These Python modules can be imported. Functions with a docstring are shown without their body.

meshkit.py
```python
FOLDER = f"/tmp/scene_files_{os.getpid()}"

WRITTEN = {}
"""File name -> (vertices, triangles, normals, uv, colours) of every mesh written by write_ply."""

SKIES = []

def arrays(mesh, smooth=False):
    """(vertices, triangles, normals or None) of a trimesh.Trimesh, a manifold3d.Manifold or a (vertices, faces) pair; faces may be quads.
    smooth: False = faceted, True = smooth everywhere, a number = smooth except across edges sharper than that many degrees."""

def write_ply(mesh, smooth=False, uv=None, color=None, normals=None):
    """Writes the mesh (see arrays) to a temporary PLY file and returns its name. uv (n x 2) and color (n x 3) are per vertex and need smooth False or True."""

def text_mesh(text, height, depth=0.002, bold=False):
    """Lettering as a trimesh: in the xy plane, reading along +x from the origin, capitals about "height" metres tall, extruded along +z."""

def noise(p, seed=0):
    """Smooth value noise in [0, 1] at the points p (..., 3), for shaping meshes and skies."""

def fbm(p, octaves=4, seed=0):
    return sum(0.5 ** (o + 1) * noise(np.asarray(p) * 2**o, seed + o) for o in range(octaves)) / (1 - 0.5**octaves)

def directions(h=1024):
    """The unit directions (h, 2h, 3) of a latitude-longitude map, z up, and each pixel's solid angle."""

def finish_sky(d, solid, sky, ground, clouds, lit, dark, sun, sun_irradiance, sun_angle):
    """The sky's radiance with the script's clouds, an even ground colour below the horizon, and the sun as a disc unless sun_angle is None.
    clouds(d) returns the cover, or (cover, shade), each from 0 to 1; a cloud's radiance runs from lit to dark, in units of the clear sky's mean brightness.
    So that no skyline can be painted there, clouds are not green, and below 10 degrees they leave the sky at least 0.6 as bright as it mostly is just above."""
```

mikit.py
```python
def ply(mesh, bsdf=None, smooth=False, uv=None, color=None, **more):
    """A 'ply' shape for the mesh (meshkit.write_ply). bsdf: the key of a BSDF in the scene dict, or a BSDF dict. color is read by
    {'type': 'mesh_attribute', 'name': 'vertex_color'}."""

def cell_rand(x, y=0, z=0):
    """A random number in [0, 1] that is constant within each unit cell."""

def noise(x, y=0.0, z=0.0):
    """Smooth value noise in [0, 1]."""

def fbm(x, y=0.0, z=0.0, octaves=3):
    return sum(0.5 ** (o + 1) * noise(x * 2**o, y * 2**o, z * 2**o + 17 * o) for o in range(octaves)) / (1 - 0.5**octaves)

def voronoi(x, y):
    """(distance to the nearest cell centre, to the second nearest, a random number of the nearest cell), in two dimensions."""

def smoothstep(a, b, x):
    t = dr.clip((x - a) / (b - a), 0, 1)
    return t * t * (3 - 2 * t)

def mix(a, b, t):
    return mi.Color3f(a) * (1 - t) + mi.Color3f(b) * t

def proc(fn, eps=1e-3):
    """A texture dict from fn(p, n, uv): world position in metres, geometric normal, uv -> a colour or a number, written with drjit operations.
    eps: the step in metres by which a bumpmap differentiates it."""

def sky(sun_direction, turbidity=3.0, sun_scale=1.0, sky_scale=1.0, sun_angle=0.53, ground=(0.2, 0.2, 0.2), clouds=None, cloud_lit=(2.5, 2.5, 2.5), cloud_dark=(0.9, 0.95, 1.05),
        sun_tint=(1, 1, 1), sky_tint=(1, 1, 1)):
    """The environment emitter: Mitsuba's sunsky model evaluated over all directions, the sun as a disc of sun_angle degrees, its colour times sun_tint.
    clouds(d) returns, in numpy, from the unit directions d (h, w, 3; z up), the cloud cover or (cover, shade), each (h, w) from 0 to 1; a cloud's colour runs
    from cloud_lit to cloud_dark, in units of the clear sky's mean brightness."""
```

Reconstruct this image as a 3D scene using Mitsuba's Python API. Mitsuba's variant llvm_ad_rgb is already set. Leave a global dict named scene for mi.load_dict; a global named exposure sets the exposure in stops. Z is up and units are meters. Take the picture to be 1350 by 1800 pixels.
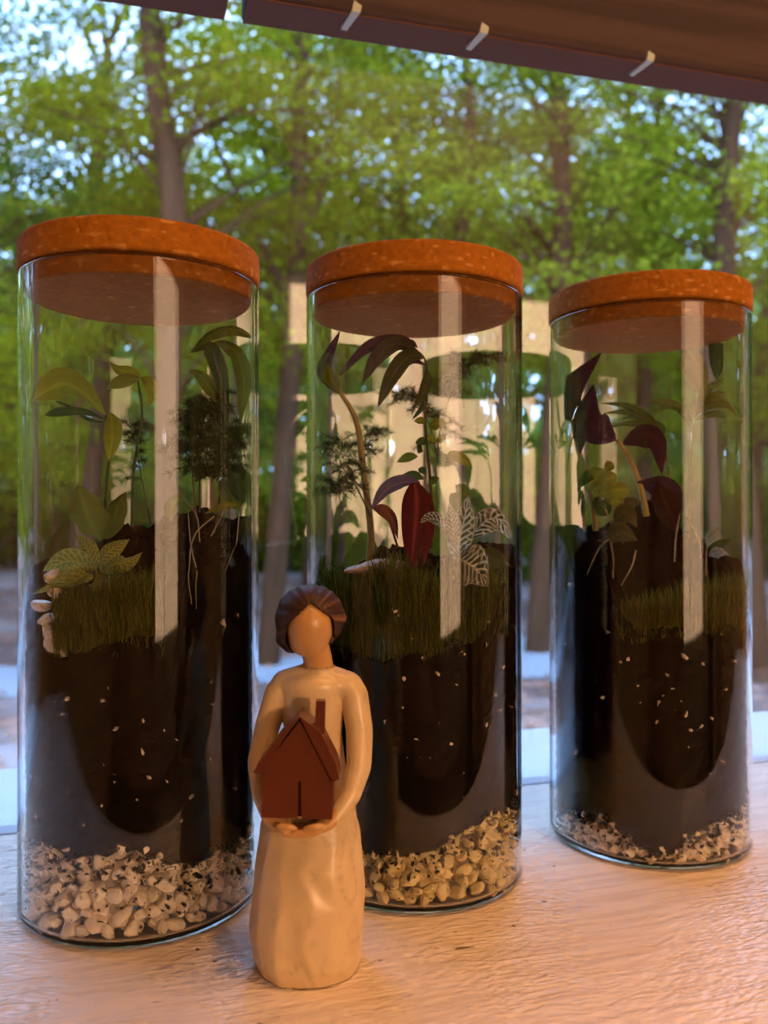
import math, random
import numpy as np, trimesh, manifold3d as m3
import drjit as dr, mitsuba as mi
import mikit, meshkit
from mikit import ply, proc, noise, fbm, smoothstep, mix

T = mi.ScalarTransform4f
rng = np.random.default_rng(7)
scene, labels = {}, {}

# ------------------------------------------------------------------ camera, sky, large lights, exposure
F, CH = 1499.0, 0.182                      # focal length in pixels of the 1350 x 1800 frame, lens height above the sill
exposure = 0.2
scene['camera'] = {'type': 'thinlens', 'fov': 2 * math.degrees(math.atan(675 / F)), 'fov_axis': 'x', 'aperture_radius': 0.0016, 'focus_distance': 0.385,
                   'near_clip': 0.01, 'far_clip': 500.0, 'to_world': T().look_at(origin=[0, 0, CH], target=[0, 1, CH + 0.0017], up=[0, 0, 1])}
WARM = (1.0, 0.50, 0.21)
TASK_LIGHT, BULB, PANES, CAN = 20.0, 3000.0, 4.3, 1050.0
def clouds(d):
    n = meshkit.fbm(d * np.array([3.0, 3.0, 5.0]) + 5, 4, 3)
    return np.clip(0.75 + 0.5 * (n - 0.4), 0, 1), np.clip((n - 0.45) * 1.2, 0, 1)
scene['sky'] = mikit.sky((-0.35, -0.60, 0.75), turbidity=3.0, sun_scale=0.4, sky_scale=18.0, ground=(0.2, 0.2, 0.2), clouds=clouds,
                         cloud_lit=(1.35, 2.2, 3.9), cloud_dark=(0.9, 1.5, 2.7), sky_tint=(0.55, 1.0, 1.6), sun_tint=(1, 0.95, 0.8))

# ------------------------------------------------------------------ helpers
TL = 0.2845                                # the window runs away to the right at this slope
CU, SU = 1 / math.hypot(1, TL), TL / math.hypot(1, TL)
PANE = 0.556                               # distance of the window plane straight ahead of the lens
def W(u, v, z=0.0):                        # room frame: u along the window, v outwards through it
    return np.stack(np.broadcast_arrays(u * CU - v * SU, PANE + u * SU + v * CU, z), -1).astype(float)
ROOM = np.array([[CU, -SU, 0, 0], [SU, CU, 0, PANE], [0, 0, 1, 0], [0, 0, 0, 1.0]])
def at(px, py, d):                         # the point at depth d seen at this pixel
    return np.array([(px - 675) / F * d, d, CH + (900 - py) / F * d])
def numbered(k):
    if k not in scene and k not in labels: return k
    i = 1
    while f'{k}_{i:03d}' in scene or f'{k}_{i:03d}' in labels: i += 1
    return f'{k}_{i:03d}'
def thing(name, label, cat=None, group=None, kind=None):
    k = numbered(name)
    labels[k] = {'label': label}
    if cat: labels[k]['category'] = cat
    if group: labels[k]['group'] = group
    if kind: labels[k]['kind'] = kind
    return k
def obj(name, mesh, mat, parent=None, smooth=False, label=None, kind=None, to_world=None, **kw):
    k = numbered(f'{parent}__{name}' if parent else name)
    s = mesh if isinstance(mesh, dict) else ply(mesh, mat, smooth, **kw)
    scene[k] = {**s, 'to_world': T(to_world)} if to_world is not None else s
    if label or kind:
        labels[k] = {**({'label': label} if label else {}), **({'kind': kind} if kind else {})}
    return k
def solid(key, name, mesh, mat, label, cat=None, group=None, kind=None, smooth=False, **kw):
    k = thing(name, label, cat, group, kind)
    scene[k] = mesh if isinstance(mesh, dict) else ply(mesh, mat, smooth, **kw)
    return k
def tm(v, f): return trimesh.Trimesh(np.asarray(v, float), np.asarray(f), process=False)
def cat_(ms):
    at_, V, Fc = 0, [], []
    for m in ms:
        V.append(m.vertices); Fc.append(m.faces + at_); at_ += len(m.vertices)
    return tm(np.vstack(V), np.vstack(Fc))
def box(lo, hi, M=None, ch=0.0):
    lo, hi = np.array(lo, float), np.array(hi, float)
    if ch > 0:
        pts = []
        for s in np.ndindex(2, 2, 2):
            c = np.where(np.array(s) == 0, lo, hi); inn = np.where(np.array(s) == 0, 1, -1) * ch
            for k in range(3):
                q = c + inn; q[k] = c[k]; pts.append(q)
        m = trimesh.convex.convex_hull(np.array(pts))
    else:
        m = trimesh.creation.box(bounds=[lo, hi])
    if M is not None: m.apply_transform(M)
    return m
def rbox(u0, u1, v0, v1, z0, z1, ch=0.0): return box((u0, v0, z0), (u1, v1, z1), ROOM, ch)
def lathe(prof, n=64, c=(0, 0, 0), closed=False):
    p = np.array(prof, float); a = np.arange(n) * 2 * np.pi / n
    v = np.stack([p[:, None, 0] * np.cos(a), p[:, None, 0] * np.sin(a), np.repeat(p[:, 1:2], n, 1)], -1).reshape(-1, 3) + np.array(c)
    k = len(p); i, j = np.meshgrid(np.arange(k if closed else k - 1), np.arange(n), indexing='ij'); i2, j2 = (i + 1) % k, (j + 1) % n
    q = np.stack([i * n + j, i * n + j2, i2 * n + j2, i2 * n + j], -1).reshape(-1, 4)
    return tm(v, np.vstack([q[:, [0, 1, 2]], q[:, [0, 2, 3]]]))
def spline(pts, n=16):
    p = np.array(pts, float)
    if len(p) == 2: return p[0] + np.linspace(0, 1, n)[:, None] * (p[1] - p[0])
    P = np.vstack([2 * p[0] - p[1], p, 2 * p[-1] - p[-2]]); out = []; m = len(p) - 1
    for s in np.linspace(0, m - 1e-9, n):
        i = int(s); t = s - i; a, b, c, d = P[i:i + 4]
        out.append(0.5 * (2 * b + (c - a) * t + (2 * a - 5 * b + 4 * c - d) * t * t + (3 * b - a - 3 * c + d) * t ** 3))
    return np.array(out)
def tube(pts, r, sides=8, n=None, cap=True):
    p = spline(pts, n) if n else np.array(pts, float)
    r = np.interp(np.linspace(0, 1, len(p)), np.linspace(0, 1, np.size(r)), np.atleast_1d(r))
    t = np.gradient(p, axis=0); t /= np.linalg.norm(t, axis=1, keepdims=True) + 1e-12
    ref = np.array([0.31, 0.87, 0.12]) if abs(t[0] @ [0.31, 0.87, 0.12]) < 0.85 else np.array([1.0, 0, 0])
    a = np.cross(t, ref); a /= np.linalg.norm(a, axis=1, keepdims=True) + 1e-12; b = np.cross(t, a)
    g = np.arange(sides) * 2 * np.pi / sides
    v = (p[:, None] + r[:, None, None] * (np.cos(g)[None, :, None] * a[:, None] + np.sin(g)[None, :, None] * b[:, None])).reshape(-1, 3)
    i, j = np.meshgrid(np.arange(len(p) - 1), np.arange(sides), indexing='ij')
    q = np.stack([i * sides + j, i * sides + (j + 1) % sides, (i + 1) * sides + (j + 1) % sides, (i + 1) * sides + j], -1).reshape(-1, 4)
    f = np.vstack([q[:, [0, 1, 2]], q[:, [0, 2, 3]]])
    if cap:
        v = np.vstack([v, p[0], p[-1]]); e = np.arange(sides); e2 = (e + 1) % sides; L = (len(p) - 1) * sides
        f = np.vstack([f, np.stack([e2, e, e * 0 + len(v) - 2], 1), np.stack([e + L, e2 + L, e * 0 + len(v) - 1], 1)])
    return tm(v, f)
def rgb(c): return {'type': 'rgb', 'value': list(map(float, c))}
VC = {'type': 'mesh_attribute', 'name': 'vertex_color'}

# ------------------------------------------------------------------ materials
scene['m_solid'] = {'type': 'twosided', 'bsdf': {'type': 'principled', 'base_color': VC, 'roughness': 0.55, 'specular': 0.4}}
scene['m_matte'] = {'type': 'twosided', 'bsdf': {'type': 'diffuse', 'reflectance': VC}}
scene['m_foliage'] = {'type': 'principledthin', 'base_color': VC, 'roughness': 0.7, 'diff_trans': 1.0, 'spec_trans': 0.0, 'eta': 1.15}
scene['m_leaf'] = {'type': 'principledthin', 'base_color': VC, 'roughness': 0.45, 'diff_trans': 0.9, 'spec_trans': 0.0}
scene['m_figure'] = {'type': 'principled', 'base_color': VC, 'roughness': 0.33, 'specular': 0.5}
scene['m_hair'] = {'type': 'principled', 'base_color': VC, 'roughness': 0.5, 'specular': 0.3}
scene['m_glass'] = {'type': 'dielectric', 'int_ior': 1.43, 'ext_ior': 1.0}
scene['m_pane'] = {'type': 'thindielectric', 'int_ior': 1.75}
def sill_coord(p):
    u = p.x * CU + (p.y - PANE) * SU; v = -p.x * SU + (p.y - PANE) * CU
    return u, v
def sill_relief(p, n, uv):
    u, v = sill_coord(p)
    w = v + 0.004 * noise(u * 18, v * 30)
    return fbm(u * 26, w * 420, 3.0, 3) * 0.6 + fbm(u * 70, w * 160, 9.0, 2) * 0.4 + 0.5 * noise(u * 260, w * 900) + 0.35 * noise(u * 420, w * 1900)
def sill_color(p, n, uv):
    u, v = sill_coord(p)
    w = v + 0.004 * noise(u * 18, v * 30)
    g = fbm(u * 30, w * 420, 5.0, 3)
    c = mix((0.63, 0.52, 0.41), (0.71, 0.605, 0.495), smoothstep(0.25, 0.62, g))
    s = smoothstep(0.94, 0.97, noise(u * 170, v * 170, 2.0)) * smoothstep(0.6, 0.7, noise(u * 40, v * 40, 8.0))
    return mix(c, (0.12, 0.08, 0.06), s * 0.9)
scene['m_sill'] = {'type': 'bumpmap', 'scale': 0.0012, 'arbitrary': proc(sill_relief, 4e-4), 'bsdf': {'type': 'principled', 'base_color': proc(sill_color), 'roughness': 0.34, 'specular': 0.6}}
def wood_color(p, n, uv):
    u, v = sill_coord(p)
    g = fbm(u * 5, p.z * 160 + v * 110 + 0.8 * noise(u * 8, p.z * 12), 1.0, 3)
    return mix((0.046, 0.029, 0.028), (0.072, 0.045, 0.043), smoothstep(0.3, 0.7, g))
scene['m_wood'] = {'type': 'principled', 'base_color': proc(wood_color), 'roughness': 0.8, 'specular': 0.2}
def cork_color(p, n, uv):
    a = noise(p.x * 420, p.y * 420, p.z * 420); b = noise(p.x * 900 + 7, p.y * 900, p.z * 900); c = noise(p.x * 260 + 3, p.y * 260, p.z * 420 + 9)
    k = mix((0.285, 0.082, 0.006), (0.385, 0.125, 0.010), a)
    k = mix(k, (0.60, 0.28, 0.07), smoothstep(0.70, 0.9, c) * 0.55)
    return mix(k, (0.17, 0.055, 0.015), smoothstep(0.74, 0.9, b) * 0.45)
scene['m_cork'] = {'type': 'bumpmap', 'scale': 0.0004, 'arbitrary': proc(lambda p, n, uv: noise(p.x * 800, p.y * 800, p.z * 800) + noise(p.x * 420, p.y * 420, p.z * 420), 3e-4),
                   'bsdf': {'type': 'principled', 'base_color': proc(cork_color), 'roughness': 0.8, 'specular': 0.12}}
def flat(name, c, **k): scene[name] = {'type': 'twosided', 'bsdf': {'type': 'principled', 'base_color': rgb(c), 'roughness': 0.6, **k}}
flat('m_wall', (0.30, 0.22, 0.15)); flat('m_ceiling', (0.45, 0.38, 0.30)); flat('m_white', (0.80, 0.77, 0.72)); flat('m_dark', (0.05, 0.04, 0.035)); flat('m_floor', (0.03, 0.018, 0.012)); flat('m_green', (0.035, 0.07, 0.03))
flat('m_metal', (0.35, 0.30, 0.24), metallic=0.8)
flat('m_ledge', (0.38, 0.39, 0.41))

def vc(mesh, c, jit=0.0, mode='v'):
    n = len(mesh.vertices); c = np.array(c, float)
    out = np.tile(c, (n, 1)) if c.ndim == 1 else c
    if jit: out = out * (1 + jit * (meshkit.fbm(mesh.vertices * 300, 3) - 0.5)[:, None] * 2)
    return np.clip(out, 0, 1)

# ------------------------------------------------------------------ the room (the window pane mirrors it)
def struct(name, mesh, mat, label, parent=None):
    if parent: return obj(name, mesh, mat, parent, label=label, kind='structure')
    return solid(name, name, mesh, mat, label, kind='structure')
ZF, ZC = -0.85, 1.62
U0, U1, V0 = -1.7, 2.3, -3.1
struct('floor', rbox(U0, U1, V0, 0.0, ZF - 0.05, ZF), 'm_floor', 'brown floor of the dim room mirrored in the window')
struct('ceiling', rbox(U0, U1, V0, 0.08, ZC, ZC + 0.05), 'm_ceiling', 'pale ceiling of the room mirrored in the window')
struct('wall_back', rbox(U0, U1, V0 - 0.08, V0, ZF, ZC), 'm_wall', 'brown back wall of the room mirrored in the window')
struct('wall_left', rbox(U0 - 0.08, U0, V0, 0.08, ZF, ZC), 'm_wall', 'brown side wall of the room mirrored in the window')
struct('wall_right', rbox(U1, U1 + 0.08, V0, 0.08, ZF, ZC), 'm_wall', 'brown side wall of the room opposite the lamp')
WL, WR = -0.62, 0.80
wm = cat_([rbox(U0, WL, 0.0, 0.08, ZF, ZC), rbox(WR, U1, 0.0, 0.08, ZF, ZC), rbox(WL, WR, 0.0, 0.08, 0.66, ZC), rbox(WL, WR, 0.0, 0.08, ZF, -0.04)])
struct('wall_front', wm, 'm_wall', 'brown wall around the picture window')

# window sill, back ledge, pane and wooden head
SV = (0.5466 - PANE) * CU                  # the seam behind the jars
sill = struct('trim_1', rbox(WL - 0.1, WR + 0.1, -0.30, SV - 0.0012, -0.035, 0.0, 0.002), 'm_sill', 'cream painted wooden window sill that carries the three jars')
LV = (0.689 - PANE) * CU
struct('trim_2', rbox(WL, WR, SV + 0.0002, LV, -0.035, -0.0006, 0.002), 'm_ledge', 'pale grey blue ledge behind the seam of the window sill')
win = thing('window_1', 'large clear window pane that looks out on the woods', kind='structure')
pv = np.array([W(u, v, z) for v in (0.006,) for u, z in ((WL, -0.0004), (WR, -0.0004), (WR, 0.66), (WL, 0.66))])
obj('pane', tm(pv, [[0, 1, 2], [0, 2, 3]]), 'm_pane', win)
HZ = 0.49                                  # underside of the head
def u_of(px, v):                           # u of the point of the plane v that this image column meets
    k = (px - 675) / F; y = (PANE + v / CU) / (1 - TL * k)
    return k * y * CU + (y - PANE) * SU
ug0, ug1 = u_of(402, -0.02), u_of(432, -0.02)
struct('trim_3', rbox(WL, ug0, -0.027, 0.003, HZ, 0.66, 0.0012), 'm_wood', 'dark brown wooden window head left of the gap')
struct('trim_4', rbox(ug1, WR, -0.027, 0.003, HZ, 0.66, 0.0012), 'm_wood', 'dark brown wooden window head right of the gap')
flat('m_stop', (0.13, 0.052, 0.030), specular=0.15)
for key, a_, b_ in (('trim_3', WL, ug0 - 0.0006), ('trim_4', ug1 + 0.0006, WR)):
    obj('stop_strip', rbox(a_, b_, -0.0255, 0.0025, HZ - 0.0012, HZ, 0.0003), 'm_stop', key, label='reddish brown strip under the window head')
flat('m_clip', (0.45, 0.48, 0.42))
for i, (px, what) in enumerate([(612, 'small pale splinter on the window head above the middle jar'), (832, 'frayed white clip under the window head between middle and right jars'), (1120, 'grey green clip under the window head above the right jar')]):
    u = u_of(px, -0.015)
    pts = np.array([[u + 0.0005, -0.0285, HZ + 0.006], [u + 0.0055, -0.0285, HZ + 0.0035], [u + 0.0045, -0.0285, HZ - 0.001], [u - 0.001, -0.0285, HZ - 0.001],
                    [u - 0.004, -0.012, HZ - 0.0036], [u + 0.0002, -0.010, HZ - 0.0028], [u - 0.004, -0.012, HZ - 0.0002], [u + 0.0002, -0.010, HZ - 0.0002]])
    m = trimesh.convex.convex_hull(pts); m.apply_transform(ROOM)
    solid('clip', 'clip', m, 'm_clip', what, 'clip')

# things of the room that the glass mirrors: ceiling light, floor lamp, white door, pendant, cabinet
cl = thing('pendant_lamp', 'conical metal pendant with a warm glowing disc above the window sill', 'pendant lamp')
c0 = W(0.52, -0.62); LZ0 = 1.30
obj('shade', lathe([(0.03, LZ0 + 0.14), (0.21, LZ0 - 0.06), (0.205, LZ0 - 0.06), (0.026, LZ0 + 0.132), (0, LZ0 + 0.132), (0, LZ0 + 0.14)], 48, (c0[0], c0[1], 0)), 'm_dark', cl)
obj('cord', lathe([(0.004, LZ0 + 0.13), (0.004, ZC - 0.03), (0.04, ZC - 0.025), (0.04, ZC - 0.001)], 12, (c0[0], c0[1], 0)), 'm_dark', cl)
dm = lathe([(0.0, LZ0 - 0.005), (0.145, LZ0 - 0.0)], 48, (c0[0], c0[1], 0))
dm.faces = dm.faces[:, ::-1] if dm.face_normals[:, 2].mean() > 0 else dm.faces
k = obj('diffuser', dm, 'm_white', cl)
scene[k]['emitter'] = {'type': 'area', 'radiance': rgb(np.array(WARM) * TASK_LIGHT)}
sp = thing('spotlight', 'cylindrical ceiling spotlight aimed at the front of the window sill', 'spotlight')
c3 = W(0.10, -0.56)
obj('tube', lathe([(0.084, ZC - 0.001), (0.084, 1.26), (0.087, 1.26), (0.087, ZC - 0.001)], 32, (c3[0], c3[1], 0), closed=True), 'm_dark', sp)
dm = lathe([(0.0, ZC - 0.02), (0.040, ZC - 0.019)], 32, (c3[0], c3[1], 0))
dm.faces = dm.faces[:, ::-1] if dm.face_normals[:, 2].mean() > 0 else dm.faces
k = obj('lamp', dm, 'm_white', sp)
scene[k]['emitter'] = {'type': 'area', 'radiance': rgb(np.array((1.0, 0.45, 0.16)) * CAN)}
fl = thing('floor_lamp', 'floor lamp with bare warm globe bulb mirrored beside the white door', 'lamp')
LU, LVv, LZ = 0.692, -2.43, 0.42
c1 = W(LU, LVv)
obj('base', lathe([(0, ZF + 0.001), (0.14, ZF + 0.001), (0.14, ZF + 0.02), (0.02, ZF + 0.035), (0.0, ZF + 0.035)], 32, (c1[0], c1[1], 0)), 'm_metal', fl)
obj('pole', lathe([(0.011, ZF + 0.03), (0.011, LZ - 0.07), (0.02, LZ - 0.06), (0.02, LZ - 0.035), (0, LZ - 0.035)], 16, (c1[0], c1[1], 0)), 'm_metal', fl)
bm = trimesh.creation.icosphere(3, 0.026); bm.apply_translation([c1[0], c1[1], LZ])
k = obj('bulb', bm, 'm_white', fl, smooth=True)
scene[k]['emitter'] = {'type': 'area', 'radiance': rgb(np.array((1.0, 0.56, 0.28)) * BULB)}
dr1 = struct('door_1', cat_([rbox(0.42, 1.76, V0 + 0.0, V0 + 0.04, ZF, 1.20, 0.004)]), 'm_white', 'white glazed door lit from the next room behind the floor lamp')
for (a, b) in ((0.46, 0.77), (0.78, 1.085), (1.095, 1.40), (1.41, 1.72)):
    for (z0, z1) in ((-0.30, 1.16),):
        k = obj('pane', rbox(a, b, V0 + 0.04, V0 + 0.046, z0, z1), 'm_white', dr1)
        scene[k]['emitter'] = {'type': 'area', 'radiance': rgb(np.array((1.0, 0.62, 0.35)) * PANES)}
    obj('panel', rbox(a, b, V0 + 0.038, V0 + 0.052, -0.78, -0.36, 0.006), 'm_white', dr1)
pl = thing('pendant_lamp', 'unlit dark drum pendant on a cord mirrored in the upper left of the window', 'pendant lamp')
def mirror_uv(px, depth):                   # room point whose mirror image stands at this column and depth
    x, y = (px - 675) / F * depth, depth
    u, v = x * CU + (y - PANE) * SU, -x * SU + (y - PANE) * CU
    return u, -v
def mirror_z(py, depth): return CH + (900 - py) / F * depth
pu, pvv = mirror_uv(430, 2.5); c2 = W(pu, pvv); pz = mirror_z(268, 2.5)
obj('shade', lathe([(0.10, pz + 0.07), (0.165, pz - 0.07), (0.16, pz - 0.07), (0.095, pz + 0.07), (0.02, pz + 0.075), (0.02, pz + 0.08), (0.1, pz + 0.075)], 32, (c2[0], c2[1], 0), closed=True), 'm_dark', pl)
obj('cord', lathe([(0.006, pz + 0.07), (0.006, ZC - 0.03), (0.04, ZC - 0.025), (0.04, ZC - 0.001)], 12, (c2[0], c2[1], 0)), 'm_dark', pl)
cb = thing('cabinet', 'tall dark cabinet mirrored at the upper right of the window', 'cabinet')
cu, cvv = mirror_uv(1155, 3.2); zt = mirror_z(235, 3.2)
obj('body', rbox(cu - 0.2, cu + 0.2, max(cvv - 0.18, V0 + 0.01), cvv + 0.18, ZF + 0.001, min(zt, ZC - 0.02), 0.006), 'm_dark', cb)
for s in (-1, 1):
    d = obj('door', rbox(cu + min(0, s * 0.19) + 0.004, cu + max(0, s * 0.19) - 0.004, cvv + 0.18, cvv + 0.198, ZF + 0.06, min(zt, ZC - 0.02) - 0.03, 0.003), 'm_dark', cb)
    obj('handle', rbox(cu + s * 0.02 - 0.005, cu + s * 0.02 + 0.005, cvv + 0.198, cvv + 0.215, 0.0, 0.14, 0.002), 'm_metal', d)

# ------------------------------------------------------------------ the woods outside
GZ = -1.15
flat('m_ground', (0.1, 0.1, 0.1))
def ground_color(p, n, uv):
    a = fbm(p.x * 0.9, p.y * 0.9, 0.0, 3); b = noise(p.x * 7, p.y * 7)
    c = mix((0.16, 0.10, 0.085), (0.34, 0.27, 0.26), smoothstep(0.3, 0.7, a))
    return mix(c, (0.42, 0.22, 0.16), smoothstep(0.62, 0.8, b) * 0.7)
scene['m_ground'] = {'type': 'diffuse', 'reflectance': proc(ground_color)}
flat('m_path', (0.27, 0.28, 0.31))
gx, gy = np.meshgrid(np.linspace(-50, 50, 133), np.r_[np.linspace(0.66, 12, 50), np.linspace(12.5, 70, 60)], indexing='ij')
def ground_h(x, y):
    return GZ + 0.10 * (meshkit.fbm(np.stack([x * 0.35, y * 0.35, x * 0], -1), 3) - 0.5) + 0.055 * np.maximum(y - 12, 0)
def grid_mesh(P):
    a, b = P.shape[:2]; i, j = np.meshgrid(np.arange(a - 1), np.arange(b - 1), indexing='ij')
    q = np.stack([i * b + j, (i + 1) * b + j, (i + 1) * b + j + 1, i * b + j + 1], -1).reshape(-1, 4)
    return tm(P.reshape(-1, 3), np.vstack([q[:, [0, 1, 2]], q[:, [0, 2, 3]]]))
gxx, gyy = gx, gy + 0.05 + gx * 0.2845 * (gy < 4) + gx * 0.2845 * np.clip((8 - gy) / 4, 0, 1) * (gy >= 4)
solid('ground', 'ground', grid_mesh(np.stack([gxx, gyy, ground_h(gxx, gyy)], -1)), 'm_ground', 'leaf strewn woodland ground outside the window', kind='structure', smooth=True)
px_ = np.linspace(-14, 14, 60); cen = 7.6 + 0.10 * px_ + 0.5 * np.sin(px_ * 0.4); w_ = np.linspace(-1, 1, 7)
PX, WW = np.meshgrid(px_, w_, indexing='ij'); PY = cen[:, None] + WW * (0.75 + 0.25 * np.sin(px_ * 0.9))[:, None]
solid('path', 'path', grid_mesh(np.stack([PX, PY, ground_h(PX, PY) + 0.03 - 0.02 * WW ** 4], -1)), 'm_path', 'pale grey gravel path that crosses the woods outside', kind='structure', smooth=True)

def leaves_at(pts, size, tilt=0.9, r=None):
    r = r or rng
    n = len(pts); a = r.normal(size=(n, 3)) * [1, 1, 0.5]; a /= np.linalg.norm(a, axis=1, keepdims=True)
    up = np.array([0, 0, 1]) + r.normal(size=(n, 3)) * tilt; b = np.cross(a, up); b /= np.linalg.norm(b, axis=1, keepdims=True) + 1e-9
    s = size * r.uniform(0.6, 1.3, (n, 1)); l, w = a * s, b * s * 0.33
    v = np.stack([pts, pts + l * 0.5 + w, pts + l, pts + l * 0.5 - w], 1).reshape(-1, 3)
    i = np.arange(n)[:, None] * 4
    return tm(v, np.vstack([i + [0, 1, 2], i + [0, 2, 3]]))
GREENS = np.array([[0.20, 0.205, 0.008], [0.25, 0.26, 0.010], [0.055, 0.125, 0.014], [0.31, 0.32, 0.02], [0.15, 0.145, 0.006]])
def leaf_colors(n, base, r):
    c = base * r.uniform(0.7, 1.3, (n, 1)) * r.uniform(0.9, 1.1, (n, 3))
    return np.repeat(np.clip(c, 0, 1), 4, 0)
def tree(label, spine, r0, crowns, nleaf, size, forks=(), group='trees of the woods outside', bark=(0.085, 0.038, 0.018), seed=0, green=None):
    """spine: trunk points; crowns: list of (centre, radii, clusters)."""
    r = np.random.default_rng(seed)
    t = thing('tree', label, 'tree', group)
    tr = tube(spine, [r0 * 1.25, r0, r0 * 0.8, r0 * 0.45], 12, 24)
    tr.vertices += (meshkit.fbm(tr.vertices * [9, 9, 2.5], 3) - 0.5)[:, None] * r0 * 0.5
    obj('trunk', tr, 'm_matte', t, smooth=True, color=vc(tr, bark) * (0.6 + 0.8 * meshkit.fbm(tr.vertices * [14, 14, 4], 3))[:, None])
    sp = spline(spine, 30); br, pts = [], []
    for (c, rad, k) in crowns:
        for _ in range(k):
            d = r.normal(size=3); d *= r.uniform(0.35, 1) ** 0.5 / np.linalg.norm(d)
            q = np.array(c) + d * rad
            lo = sp[np.clip(int(np.searchsorted(sp[:, 2], q[2] - 0.9)), 6, 29)]
            br.append(tube([lo, (lo + q) / 2 + [0, 0, 0.15], q], [r0 * 0.22, r0 * 0.10, 0.006], 5, 7))
            m = nleaf // k
            e = r.normal(size=(m, 3)) * np.array(rad) * [0.20, 0.20, 0.11] * r.uniform(0.7, 1.3)
            pts.append(q + e)
    for f_ in forks: br.append(tube(f_, [r0 * 0.6, r0 * 0.4, r0 * 0.2], 8, 14))
    if br:
        b = cat_(br); obj('branches', b, 'm_matte', t, smooth=True, kind='stuff', color=vc(b, bark))
    if pts:
        P_ = np.vstack(pts); lm = leaves_at(P_, size, r=r)
        g = GREENS[seed % 5] if green is None else np.array(green)
        obj('foliage', lm, 'm_foliage', t, kind='stuff', color=leaf_colors(len(P_), g, r))
    return t
def ground_at(px, d):
    x = (px - 675) / F * d
    return np.array([x, d, float(ground_h(np.array(x), np.array(d))) - 0.05])
FAR = 'blurred slender tree deep in the woods behind the jars'
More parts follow.
